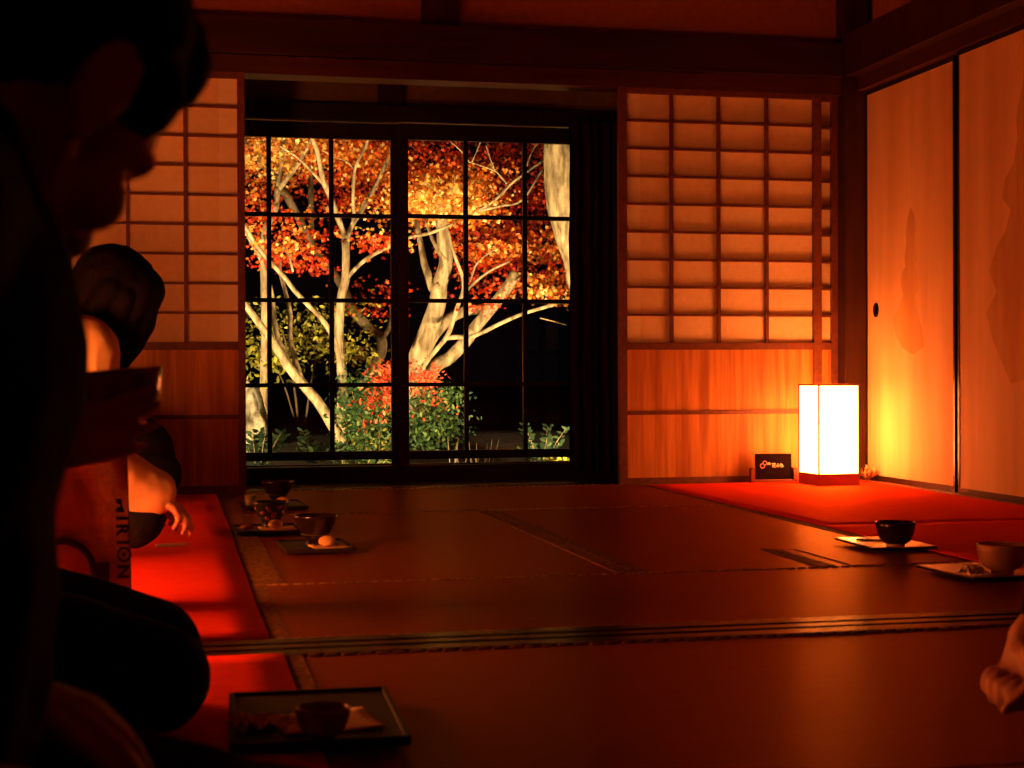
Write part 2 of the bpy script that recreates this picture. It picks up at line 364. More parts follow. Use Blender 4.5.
shoji('door_2', 2.02, 2.985, 6.622, (2.28, 2.52, 2.76), 'paper screen behind the one beside the lamp', sr=.03)
shoji('door_3', -.66, .300, 6.585, (-.412, -.177, .056), 'paper screen left of the garden view', sl=.039, sr=.030, overlap=(.195, .268))
shoji('door_4', -.82, .16, 6.622, (-.60, -.36, -.12), 'paper screen behind the left one')

def fusuma(name, y0, y1, x, label, hand=None):
    e = MB(); z1 = 1.772
    e.box(x, x+.026, y0, y0+.012, .008, z1); e.box(x, x+.026, y1-.012, y1, .008, z1)
    e.box(x, x+.026, y0+.012, y1-.012, z1-.018, z1); e.box(x-.001, x+.026, y0+.012, y1-.012, .008, .032)
    o = struct(name, e, 'edge', label)
    p = MB(); p.box(x+.003, x+.022, y0+.011, y1-.011, .03, z1-.015); struct('panel', p, 'fusuma', parent=o)
    if hand:
        h = MB(); T = Matrix.Rotation(-pi/2, 3, 'Y')
        h.lathe([(.0, -.002), (.014, -.002), (.018, .002), (.022, .006), (.024, .005), (.024, .0)], (x+.003, hand[0], hand[1]), 28, Matrix.Diagonal((1, 1, 1.35)).to_3x3() @ T)
        struct('door_pull', h, 'edge', parent=o)
    return o
fz = fusuma('door_5', 5.735, 6.552, 3.090, 'painted sliding door nearest the lamp', (6.452, .775))
def onx(x, y, X):
    d = ray(x, y); return EYE+d*(X/d.x)
fz2 = fusuma('door_6', 4.80, onx(957.5, 300, 3.062).y, 3.062, 'painted sliding door at the right edge')
def painted(par, x, ya, pts):                                  # faint painted tree, a thin layer on the door paper
    m = MB(); m.prism([V((x-.0006, ya+a, b)) for a, b in pts], (.0012, 0, 0)); struct('ink_painting', m, 'ink', parent=par)
painted(fz, 3.093, 6.12, [(0, 1.20), (-.03, 1.17), (-.045, 1.12), (-.04, 1.06), (-.05, 1.0), (-.055, .97), (-.03, .95), (-.05, .93), (-.065, .88), (-.07, .84), (-.04, .82), (-.06, .76), (-.10, .68), (-.12, .60), (-.02, .57), (.08, .60), (.14, .66), (.17, .73), (.11, .78), (.07, .83), (.09, .87), (.085, .92), (.05, .95), (.055, 1.0), (.04, 1.05), (.045, 1.10), (.03, 1.15)])
painted(fz2, 3.065, 5.16, [(0, 1.60), (-.06, 1.55), (-.12, 1.47), (-.2, 1.45), (-.25, 1.2), (-.25, .5), (.1, .45), (.22, .6), (.28, .72), (.20, .80), (.26, .88), (.2, .97), (.14, 1.02), (.10, 1.1), (.16, 1.15), (.14, 1.22), (.08, 1.27), (.05, 1.36), (.06, 1.44), (.03, 1.52)])

# garden glazing: two black sliding sashes with panes
ROW = [at(430, y, YO).z for y in (217, 301, 384.5)]
def sash(name, x0, x1, y, cols, sl, sr, label):
    f = MB(); zt, zb = 1.729, .040
    f.box(x0, x0+sl, y, y+.032, zb, zt, bev=.002); f.box(x1-sr, x1, y, y+.032, zb, zt, bev=.002)
    f.box(x0+sl, x1-sr, y, y+.032, 1.650, zt, bev=.002); f.box(x0+sl, x1-sr, y, y+.032, .074, .116, bev=.002); f.box(x0+sl, x1-sr, y, y+.032, zb, .053)
    for c in cols: f.box(c-.011, c+.011, y+.004, y+.028, .116, 1.667)
    for z in ROW: f.box(x0+sl, x1-sr, y+.003, y+.029, z-.010, z+.010)
    o = struct(name, f, 'sash', label)
    g = MB(); g.box(x0+.01, x1-.01, y+.0145, y+.0175, .045, 1.70); struct('pane', g, 'glass', parent=o)
    return o
xs = lambda px, Y=YO: at(px, 300, Y).x
sash('window_1', xs(208), xs(399.5), 7.60, (xs(269.5), xs(332)), .05, .040, 'left half of the garden window')
sash('window_2', xs(399.5, 7.56), xs(620, 7.56), 7.56, (xs(466.5, 7.56), xs(525.5, 7.56)), .046, .05, 'right half of the garden window')

# ------------------------------------------------------------------ tatami
def rush_mat(name, x0, x1, y0, y1, along, borders, label, stitches=(), notch=None):
    t = thing(name, ((x0+x1)/2, (y0+y1)/2, -.05), label, 'tatami mat')
    if notch:
        nx_, ny_ = notch
        q = MB().prism([V((a, b_, -.05)) for a, b_ in ((x0+.001, y0+.0015), (nx_, y0+.0015), (nx_, ny_), (x1-.001, ny_), (x1-.001, y1-.0015), (x0+.001, y1-.0015))], (0, 0, .05))
    else: q = B(x0+.001, x1-.001, y0+.0015, y1-.0015, -.05, 0, bev=.003)
    q.build('rush_surface', 'tx' if along == 'x' else 'ty', t)
    for a0, a1, b0, b1 in borders: B(a0, a1, b0, b1, -.04, .0022, bev=.001).build('cloth_border', 'heri', t)
    for yq in stitches:
        m = MB(); n = int((x1-x0)/.030)
        for i in range(n): m.cap((x0+.016+i*.030, yq, .0), (x0+.034+i*.030, yq, .0), .0035, .0035, 6, 2)
        m.build('stitched_edge', 'stitch', t)
    return t
ML, MC, MR = .215, 1.110, 2.03
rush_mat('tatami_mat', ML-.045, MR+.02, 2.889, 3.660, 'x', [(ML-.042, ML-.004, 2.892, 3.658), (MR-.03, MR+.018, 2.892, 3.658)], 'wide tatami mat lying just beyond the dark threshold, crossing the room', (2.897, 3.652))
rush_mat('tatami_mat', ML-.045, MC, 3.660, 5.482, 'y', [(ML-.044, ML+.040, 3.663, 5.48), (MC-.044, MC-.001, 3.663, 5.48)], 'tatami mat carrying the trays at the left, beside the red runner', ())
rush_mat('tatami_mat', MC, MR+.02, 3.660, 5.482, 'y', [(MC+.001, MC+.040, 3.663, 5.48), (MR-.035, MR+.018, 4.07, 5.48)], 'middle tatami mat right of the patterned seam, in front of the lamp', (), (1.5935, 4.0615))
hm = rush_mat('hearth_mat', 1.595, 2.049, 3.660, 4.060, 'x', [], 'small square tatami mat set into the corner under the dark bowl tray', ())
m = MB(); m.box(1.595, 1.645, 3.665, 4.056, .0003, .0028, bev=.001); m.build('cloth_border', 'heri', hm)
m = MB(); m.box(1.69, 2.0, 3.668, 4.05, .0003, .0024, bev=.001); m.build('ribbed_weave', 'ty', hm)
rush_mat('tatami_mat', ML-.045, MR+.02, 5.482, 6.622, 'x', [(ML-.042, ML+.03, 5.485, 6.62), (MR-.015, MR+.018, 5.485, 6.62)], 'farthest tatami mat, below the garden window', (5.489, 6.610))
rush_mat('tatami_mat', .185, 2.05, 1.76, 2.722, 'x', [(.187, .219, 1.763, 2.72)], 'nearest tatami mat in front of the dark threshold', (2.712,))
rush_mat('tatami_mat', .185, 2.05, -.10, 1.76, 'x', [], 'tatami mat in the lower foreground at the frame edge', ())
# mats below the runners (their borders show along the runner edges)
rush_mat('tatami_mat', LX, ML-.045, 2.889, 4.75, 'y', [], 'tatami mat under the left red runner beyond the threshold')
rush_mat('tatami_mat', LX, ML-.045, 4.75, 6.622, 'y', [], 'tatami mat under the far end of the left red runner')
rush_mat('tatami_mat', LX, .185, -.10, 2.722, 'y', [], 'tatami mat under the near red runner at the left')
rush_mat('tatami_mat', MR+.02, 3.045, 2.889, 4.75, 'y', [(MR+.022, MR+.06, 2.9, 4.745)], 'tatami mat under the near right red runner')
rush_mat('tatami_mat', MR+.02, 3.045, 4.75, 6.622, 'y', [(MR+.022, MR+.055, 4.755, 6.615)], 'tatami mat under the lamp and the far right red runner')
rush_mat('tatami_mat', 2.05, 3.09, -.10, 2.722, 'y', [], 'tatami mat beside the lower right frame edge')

def felt(x0, x1, y0, y1, label, z=.0025):
    nx, ny = 14, max(6, int((y1-y0)/.08)); m = MB(); vs = []; fs = []
    for s in (0, 1):
        for i in range(nx+1):
            for j in range(ny+1):
                x = x0+(x1-x0)*i/nx; y = y0+(y1-y0)*j/ny
                ex = .006*noise.noise(V((y*1.3, x0, 3))) if i in (0, nx) else 0
                ey = .006*noise.noise(V((x*2, y0, 5))) if j in (0, ny) else 0
                h = .0007+.0011*noise.noise(V((x*3, y*3, x0)))
                vs.append((x+ex, y+ey, z+(.0035+h if s == 0 else 0)))
    N = (nx+1)*(ny+1); q = lambda s, i, j: s*N+i*(ny+1)+j
    for i in range(nx):
        for j in range(ny):
            fs.append((q(0, i, j), q(0, i+1, j), q(0, i+1, j+1), q(0, i, j+1))); fs.append((q(1, i, j), q(1, i, j+1), q(1, i+1, j+1), q(1, i+1, j)))
    for i in range(nx):
        fs.append((q(0, i, 0), q(1, i, 0), q(1, i+1, 0), q(0, i+1, 0))); fs.append((q(0, i, ny), q(0, i+1, ny), q(1, i+1, ny), q(1, i, ny)))
    for j in range(ny):
        fs.append((q(0, 0, j), q(0, 0, j+1), q(1, 0, j+1), q(1, 0, j))); fs.append((q(0, nx, j), q(1, nx, j), q(1, nx, j+1), q(0, nx, j+1)))
    m.add(vs, fs, True); o = m.build('felt_runner', 'felt', None, ((x0+x1)/2, (y0+y1)/2, z))
    return tag(o, label, 'carpet')
felt(-.84, .172, 2.897, 6.45, 'long red felt runner along the left side, under the cream-sleeved guest')
felt(-.84, .185, .2, 2.718, 'red felt runner at the lower left, near side of the dark threshold')
felt(2.030, 3.03, 4.625, 6.50, 'red felt runner under the glowing paper lamp')
felt(2.030, 3.04, 2.92, 4.605, 'red felt runner at the right edge behind the two tea bowls')

# ------------------------------------------------------------------ paper lamp
def lamp(loc, rot, label, bulb=26, paper='shade'):
    t = thing('paper_lamp', loc, label, 'lamp', None)
    T = Matrix.Translation(V(loc)) @ Matrix.Rotation(rot, 4, 'Z'); h = .098
    B(-h, h, -h, h, .0, .050, bev=.003, mtx=T).build('base', 'lampwood', t)
    f = MB()
    for sx in (-1, 1):
        for sy in (-1, 1): f.box(sx*h-.003-sx*.003, sx*h+.003-sx*.003, sy*h-.003-sy*.003, sy*h+.003-sy*.003, .05, .438, mtx=T)
    for s in (-1, 1):
        f.box(-h, h, s*h-s*.003-.003, s*h-s*.003+.003, .431, .438, mtx=T); f.box(s*h-s*.003-.003, s*h-s*.003+.003, -h, h, .431, .438, mtx=T)
    f.build('frame', 'stand', t)
    for s in (-1, 1):
        B(-h+.006, h-.006, s*(h-.0045)-.0008, s*(h-.0045)+.0008, .05, .432, mtx=T).build('paper_panel', paper, t)
        B(s*(h-.0045)-.0008, s*(h-.0045)+.0008, -h+.006, h-.006, .05, .432, mtx=T).build('paper_panel', paper, t)
    l = bpy.data.lights.new('lamp_bulb', 'POINT'); l.energy = bulb; l.color = LAMP; l.shadow_soft_size = .03
    o = bpy.data.objects.new('lamp_bulb', l); COL.objects.link(o); o.location = (0, 0, .14); o.parent = t
    return t
lamp((2.806, 6.325, .006), radians(3), 'tall glowing white paper lamp on a red wood base in the corner')
lamp((-.66, 3.37, .006), radians(-4), 'glowing paper lamp out of view behind the guest raising a bowl', 30, 'shadestrong')
lamp((-.72, 5.10, .006), radians(5), 'glowing paper lamp out of view behind the guest with cream sleeves')

# ------------------------------------------------------------------ card on its stand
cpos = V((2.62, 6.50, .006)); t = thing('card_stand', cpos, 'small brown wooden stand holding the dark card left of the lamp', 'stand')
T = Matrix.Translation(cpos) @ Matrix.Rotation(radians(-6), 4, 'Z')
m = MB(); m.box(-.106, .106, -.012, .035, 0, .012, bev=.002, mtx=T); m.box(-.106, -.088, -.012, .030, .0, .064, bev=.002, mtx=T); m.box(.088, .106, -.012, .030, .0, .064, bev=.002, mtx=T); m.box(-.1, .1, .020, .030, .0, .06, mtx=T)
m.build('holder', 'stand', t)
TC = T @ Matrix.Translation(V((0, .0, .0125))) @ Matrix.Rotation(radians(-6), 4, 'X')
c = thing('sign_card', T @ V((0, 0, .0125)), 'dark upright card with an orange gourd mark and white characters', 'card')
cb = B(-.084, .084, 0, .004, 0, .115, bev=.0015, mtx=TC).build('board', 'card', c)
def on_card(x, z): return TC @ V((x*1.12-.012, -.0006, (z-.05)*1.15+.058))
m = MB()
for cx_, cz, r in ((-.034, .052, .0085), (-.024, .063, .0075)):       # linked gourd rings
    p = [on_card(cx_+r*cos(a), cz+r*sin(a)) for a in [2*pi*i/18 for i in range(19)]]
    m.tube(p, [.0020]*19, 6)
m.build('gourd_mark', 'gourd', cb)
def strokes(par, name, segs, w, mt):
    m = MB()
    for x0, z0, x1, z1 in segs: m.cap(on_card(x0, z0), on_card(x1, z1), w, w, 6, 2)
    m.build(name, mt, par)
S = []
def glyph(x, z, s, segs):
    for a, b, c_, d in segs: S.append((x+a*s, z+b*s, x+c_*s, z+d*s))
glyph(-.012, .056, .009, [(0, 0, 0, .8), (0, .8, 1, .8), (1, .8, 1, 0), (.5, .8, .5, .1), (0, .4, 1, .4)])
glyph(.004, .046, .016, [(0, .85, 1, .85), (.3, 1, .3, .7), (.7, 1, .7, .7), (.35, .6, .1, .3), (.22, .45, .22, 0), (.55, .6, .55, .05), (.55, .05, 1, .05), (.9, .5, .55, .3)])
glyph(.023, .047, .013, [(.5, 1, .5, 0), (.15, .6, 0, .2), (.85, .6, 1, .2), (.5, 0, .3, .15)])
glyph(.038, .046, .015, [(0, .6, .6, .75), (.2, 1, .25, 0), (.25, .45, .65, .75), (.65, .75, .6, .1), (.6, .1, .95, .25)])
strokes(cb, 'white_characters', S, .0016, 'white')

# ------------------------------------------------------------------ dried twig ornament beside the lamp
tp = V((3.040, 6.425, .006)); t = thing('dried_ornament', tp, 'small tangled dried twig and husk ornament at the foot of the corner post', 'ornament')
m = MB(); random.seed(3)
for i in range(26):
    a = random.uniform(0, 2*pi); b = random.uniform(.2, 1.4); L = random.uniform(.03, .055)
    p0 = tp+V((random.uniform(-.015, .015), random.uniform(-.01, .01), .008+random.random()*.02)); d = V((cos(a)*cos(b), sin(a)*cos(b), sin(b)))
    m.tube([p0, p0+d*L*.5+V((0, 0, .004)), p0+d*L], [.0016, .0014, .0008], 5)
m.build('twigs', 'twig', t)
m = MB()
for k in range(6):
    a = k*pi/3; e = Matrix.Rotation(a, 3, 'Z') @ Matrix.Rotation(.7, 3, 'Y')
    m.ball(tp+V((.012+.016*cos(a), .004+.010*sin(a), .036+.004*(k % 3))), (.013, .006, .018), e, 10, 8)
m.build('husks', 'husk', t)
m = MB()
for k in range(5):
    a = 2*pi*k/5; p = tp+V((-.004, 0, .058)); q = p+V((.010*cos(a), .010*sin(a), .016+.010*(k == 0)))
    m.cap(p, q, .004, .001, 6, 2)
m.ball(tp+V((-.004, 0, .060)), (.012, .010, .008)); m.build('seed_pod', 'gourd', t)

# ------------------------------------------------------------------ trays, bowls, sweets
def rotT(p, a): return Matrix.Translation(V(p)) @ Matrix.Rotation(a, 4, 'Z')
def tray(cx, cy, z, w, d, a, mt, label, h=.014):
    T = rotT((cx, cy, z), a); t = thing('serving_tray', (cx, cy, z), label, 'tray')
    B(-w/2, w/2, -d/2, d/2, .003, h-.004, bev=.002, mtx=T).build('tray_board', mt, t)
    if mt == 'tray':
        m = MB()
        for s in (-1, 1):
            m.box(-w/2, w/2, s*d/2-.004, s*d/2+.004, .003, h, bev=.0015, mtx=T); m.box(s*w/2-.004, s*w/2+.004, -d/2, d/2, .003, h, bev=.0015, mtx=T)
        m.build('rim', mt, t)
    else: B(-w/2-.002, w/2+.002, -d/2-.002, d/2+.002, .003, h-.006, bev=.001, mtx=T).build('lower_edge', 'edge', t)
    for s in (-1, 1): B(-w/2+.02, w/2-.02, s*(d/2-.03)-.006, s*(d/2-.03)+.006, 0, .004, mtx=T).build('foot_strip', mt, t)
    return t
def bowl_profile(R, H, kind):
    if kind == 'cone':   # flared, on a narrow foot
        o = [(.30, .0), (.32, .12), (.40, .17), (.62, .38), (.82, .66), (.96, .92), (1.0, 1.0)]
    elif kind == 'round':
        o = [(.42, .0), (.44, .10), (.50, .12), (.74, .24), (.90, .46), (.97, .75), (1.0, 1.0)]
    else:                # near-cylindrical tea bowl
        o = [(.40, .0), (.45, .09), (.60, .11), (.79, .28), (.91, .55), (.97, .80), (1.0, 1.0)]
    out = [(R*r, H*z) for r, z in o]; inn = [(R*r-.005, H*z) for r, z in o[::-1] if z > .16]
    return [(0, .002)]+out[:-1]+[(R-.0005, H-.002), (R-.0025, H), (R-.0045, H-.001)]+inn[1:]+[(0, H*.20)]
def bowl(p, R, H, kind, mt, label, foot=None, mtx=None, tea=True):
    t = thing('tea_bowl', p, label, 'bowl'); m = MB(); p = V(p); x = mtx if mtx is not None else Matrix.Identity(3)
    m.lathe(bowl_profile(R, H, kind), p, 48, x); bd = m.build('body', mt, t)
    if foot: m = MB(); m.lathe([(R*.36, .0), (R*.45, .0), (R*.46, H*.095), (R*.36, H*.095)], p+x @ V((0, 0, -.0003)), 40, x); m.build('foot_ring', foot, bd)
    if tea: m = MB(); m.lathe([(0, H*.36), (R*.66, H*.36), (R*.66, H*.372), (0, H*.374)], p, 32, x); m.build('tea', 'tea', t)
    return t
def sweet(p, r, label, a=0):
    m = MB(); m.ball(V(p)+V((0, 0, r*.62)), (r, r*.92, r*.66), Matrix.Rotation(a, 3, 'Z'))
    for q in m.v: q.z = max(q.z, V(p).z+.0005)
    return tag(m.build('sweet_bun', 'bun', None, p), label, 'sweet')
def sheet(p, w, d, a, label, fold=.004):
    m = MB(); T = rotT(p, a); vs = []; n = 8
    for s in (0, 1):
        for i in range(n+1):
            for j in range(n+1):
                u, v = i/n-.5, j/n-.5; z = .0012*(1-s)+fold*(abs(u)+abs(v))**3*(1+.6*noise.noise(V((u*4, v*4, p[0]))))
                vs.append(T @ V((u*w, v*d, z)))
    q = lambda s, i, j: s*(n+1)**2+i*(n+1)+j; fs = []
    for i in range(n):
        for j in range(n): fs += [(q(0, i, j), q(0, i+1, j), q(0, i+1, j+1), q(0, i, j+1)), (q(1, i, j), q(1, i, j+1), q(1, i+1, j+1), q(1, i+1, j))]
    for k in range(n): fs += [(q(0, k, 0), q(1, k, 0), q(1, k+1, 0), q(0, k+1, 0)), (q(0, k, n), q(0, k+1, n), q(1, k+1, n), q(1, k, n)), (q(0, 0, k), q(0, 0, k+1), q(1, 0, k+1), q(1, 0, k)), (q(0, n, k), q(1, n, k), q(1, n, k+1), q(0, n, k+1))]
    m.add(vs, fs, True); return tag(m.build('paper_sheet', 'kaishi', None, p), label, 'paper')
def wrapper(p, s, mt, label, seed=1, pts=((0, 0, 0), (.6, .1, .5), (1.3, .05, .9))):
    """crumpled piece of wrapping standing in folds"""
    m = MB(); p = V(p); n = 9; vs = []
    for k in (0, 1):
        for i in range(n+1):
            for j in range(n+1):
                u, v = i/n, j/n-.5
                z = abs(noise.noise(V((u*3+seed, v*3, seed))))*.8+.5*u*(1-u)*2*max(0, .5-abs(v))*1.6
                q = V((u*1.5-.75, v*1.2*(1-.4*u), z*.75+.02))*s + V((0, 0, -.0012*k))
                q.z = max(q.z, .0006+.0010*(1-k)); vs.append(p+Matrix.Rotation(.5, 3, 'Z') @ q)
    Q = lambda k, i, j: k*(n+1)**2+i*(n+1)+j; fs = []
    for i in range(n):
        for j in range(n): fs += [(Q(0, i, j), Q(0, i+1, j), Q(0, i+1, j+1), Q(0, i, j+1)), (Q(1, i, j), Q(1, i, j+1), Q(1, i+1, j+1), Q(1, i+1, j))]
    for k in range(n): fs += [(Q(0, k, 0), Q(1, k, 0), Q(1, k+1, 0), Q(0, k+1, 0)), (Q(0, k, n), Q(0, k+1, n), Q(1, k+1, n), Q(1, k, n)), (Q(0, 0, k), Q(0, 0, k+1), Q(1, 0, k+1), Q(1, 0, k)), (Q(0, n, k), Q(1, n, k), Q(1, n, k+1), Q(0, n, k+1))]
    m.add(vs, fs); return tag(m.build('crumpled_wrapper', mt, None, p), label, 'wrapper')
def pick(p, a, L, label):
    T = rotT(p, a); return tag(B(0, L, -.004, .004, 0, .004, bev=.0012, mtx=T).build('sweet_pick', 'print', None, p), label, 'sweet pick')

# right: dark bowl
tray(1.958, 4.035, .0062, .185, .265, radians(-2), 'traygold', 'pale tray under the dark tea bowl on the right')
bowl((1.942, 3.935, .0162), .0550, .066, 'tea', 'bowlk', 'dark glazed tea bowl with a pale foot on the right-hand tray', 'foot')
pick((1.895, 4.085, .0165), radians(-30), .085, 'dark sweet pick lying left of the dark tea bowl')
# right edge: cream bowl
tray(1.912, 3.425, .0040, .195, .25, radians(4), 'traygold', 'pale tray under the cream tea bowl at the right edge')
bowl((1.925, 3.345, .0142), .0590, .070, 'round', 'bowlc', 'cream tea bowl at the right edge of the picture', 'foot')
wrapper((1.852, 3.345, .0142), .052, 'tissue', 'crumpled pale paper wrapper leaning beside the cream tea bowl', 2)
# left: near tray with black flared bowl
T3 = radians(2)
tray(.390, 4.375, .0025, .185, .265, T3, 'tray', 'black lacquer tray nearest on the left mat, under the black bowl')
bowl((.392, 4.38, .0125), .0635, .085, 'cone', 'bowlk', 'black flared tea bowl on the nearest of the left trays', 'bowlk')
sheet((.425, 4.318, .0125), .10, .10, .2, 'folded paper under the bun beside the black flared bowl')
sweet((.418, 4.325, .0140), .0235, 'round pale bun in front of the black flared bowl')
# left: middle tray with green patterned bowl
tray(.285, 4.885, .0025, .195, .23, T3, 'tray', 'black lacquer tray under the green flowered bowl, second on the left')
b = bowl((.300, 4.935, .0125), .0590, .082, 'cone', 'bowlg', 'green tea bowl with pink petals on the second left tray', 'bowlg')
m = MB()
for a, z, s in ((-100, .062, .011), (-62, .066, .011), (-80, .042, .013), (-125, .048, .010), (-40, .048, .010), (-108, .030, .009)):
    r = .059*(.40+.60*min(1, (z/.082)**.8))+.0005; d = V((cos(radians(a)), sin(radians(a)), 0))
    m.ball(V((.300, 4.935, .0125+z))+d*r, (s, .002, s*.6), (Matrix.Rotation(radians(a+90), 3, 'Z') @ Matrix.Rotation(radians(a*3), 3, 'Y')), 10, 6)
m.build('petal_pattern', 'petal', b)
sheet((.318, 4.850, .0125), .11, .10, .1, 'folded paper under the bun beside the green flowered bowl')
sweet((.310, 4.858, .0140), .0225, 'round pale bun in front of the green flowered bowl')
m = MB(); gp = V((.224, 4.845, .0125))
for k in range(5):
    a = radians(20+35*k); m.prism([gp+V((0, 0, .003)), gp+V((cos(a-.2)*.018, sin(a-.2)*.018, .010)), gp+V((cos(a)*.034, sin(a)*.034, .006+.008*(k % 2))), gp+V((cos(a+.2)*.018, sin(a+.2)*.018, .010))], (0, 0, .0012))
m.ball(gp+V((0, .0, .010)), (.022, .014, .008)); tag(m.build('maple_leaf_garnish', 'leafr', None, gp), 'red maple leaf garnish at the left end of the second tray', 'garnish')
# left: farthest tray
tray(.365, 5.80, .0025, .215, .30, T3, 'tray', 'black lacquer tray farthest back on the left, near the window')
bowl((.385, 5.90, .0125), .0640, .080, 'cone', 'bowlk', 'dark flared tea bowl on the farthest left tray, by the window', 'bowlk')
sweet((.393, 5.77, .0125), .023, 'round bun beside the farthest dark bowl by the window')
m = MB(); m.lathe([(0, 0), (.017, 0), (.019, .004), (.022, .040), (.0205, .040), (.018, .006), (0, .006)], (.277, 5.75, .0125), 24); tag(m.build('small_cup', 'cup', None, (.277, 5.75, .0125)), 'small greenish cup on the farthest left tray', 'cup')
# foreground tray
tray(.190, 2.155, .0070, .225, .32, radians(-2), 'tray', 'large dark tray in the lower left foreground', .016)
sheet((.20, 2.10, .0195), .135, .12, .15, 'pale folded paper on the large foreground tray')
bowl((onf(325, 743, .02).x, onf(325, 743, .02).y+.03, .0210), .037, .040, 'tea', 'bowlb', 'small brown cup standing on paper on the foreground tray', None, None, False)
wrapper((.115, 2.10, .0195), .050, 'kaishi', 'opened paper wrapper on the left of the foreground tray', 5)

# ------------------------------------------------------------------ canvas bag with lettering
bp = V((-.26, 3.34, .007)); t = thing('tote_bag', bp, 'brown canvas bag with black vertical lettering standing on the red runner', 'bag')
def bag_pt(u, v, w=0):                                         # u across 0..1, v up 0..1, w depth 0..1
    return V((-.362+u*(.275-.006*v)+.0*v, 3.297-.02*u+w*(.13-.07*v)+.010*sin(u*9+v*3)*v*(1-w), .007+v*.326-(.010*sin(u*pi)*(v > .9))))
m = MB(); n, k = 18, 16
front = [[bag_pt(i/n, j/k, 0)+V((0, .007*noise.noise(V((i*.5, j*.4, 1))), 0)) for j in range(k+1)] for i in range(n+1)]
back = [[bag_pt(i/n, j/k, 1)+V((0, .007*noise.noise(V((i*.5, j*.4, 8))), 0)) for j in range(k+1)] for i in range(n+1)]
def grid(m, g, flip=False):
    a, b_ = len(g), len(g[0]); vs = [p for r in g for p in r]; fs = []
    for i in range(a-1):
        for j in range(b_-1):
            f = (i*b_+j, (i+1)*b_+j, (i+1)*b_+j+1, i*b_+j+1); fs.append(f[::-1] if flip else f)
    m.add(vs, fs, True)
grid(m, front); grid(m, back, True)
for side in (0, n): grid(m, [[front[side][j]*(1-s)+back[side][j]*s+V((-.012*(1 if side else -1)*sin(pi*s), 0, 0)) for j in range(k+1)] for s in (0, .25, .5, .75, 1)], side == 0)
grid(m, [[front[i][0], back[i][0]] for i in range(n+1)], True)
grid(m, [[front[i][k]*(1-s)+back[i][k]*s+V((0, 0, -.03*sin(pi*s))) for s in (0, .5, 1)] for i in range(n+1)])
bag = m.build('bag_body', 'canvas', t)
m = MB()                                                      # black printed ring and tab
rc = bag_pt(.50, .25); ring = [rc+V((.066*cos(a), -.0025, .066*sin(a))) for a in [2*pi*i/40 for i in range(41)]]
m.tube(ring, [.0075]*41, 6)
m.box(rc.x+.068, rc.x+.097, rc.y-.012, rc.y-.001, rc.z-.018, rc.z+.022, bev=.001)
for q in m.v: q.y = rc.y-.004+(q.y-rc.y)*.3-.02*(q.x-rc.x)/.275-.004
m.build('ring_print', 'print', bag)
for yy_ in (3.30, 3.365):
    h = MB(); h.tube([V((-.30, yy_, .31)), V((-.285, yy_, .335)), V((-.25, yy_, .350)), V((-.215, yy_, .340)), V((-.195, yy_, .315))], [.0045]*5, 6); h.build('handle', 'canvas', t)
def text_mesh(body, size):
    cu = bpy.data.curves.new('txt', 'FONT'); cu.body = body; cu.size = size; cu.align_x = 'LEFT'; cu.offset = .0012
    o = bpy.data.objects.new('txt', cu); COL.objects.link(o); bpy.context.view_layer.update()
    me = bpy.data.meshes.new_from_object(o.evaluated_get(bpy.context.evaluated_depsgraph_get())); bpy.data.objects.remove(o)
    vs = [v.co.copy() for v in me.vertices]; fs = [tuple(p.vertices) for p in me.polygons]; return vs, fs
m = MB(); z = .240; H = .022
def put(ch, z, size=.034):
    vs, fs = text_mesh(ch, size); w = max(v.x for v in vs)
    x0 = -.0905-.0235
    m.add([V((x0+v.y*.98+.004*(.24-z)/.2, 3.2735+.018*(-.095-x0)*0-.001, z-v.x*1.12)) for v in vs], fs); return z-w*1.12-.008
for ch in 'MIRI': z = put(ch, z)
oc = V((-.0905-.0115+.003, 3.2725, z-.014)); cir = [oc+V((.0125*cos(a), 0, .0135*sin(a))) for a in [2*pi*i/28 for i in range(29)]]
m.tube(cir, [.0022]*29, 6); m.ball(oc, (.0035, .0015, .0035)); z -= .034
z = put('N', z); m.build('lettering', 'print', bag)

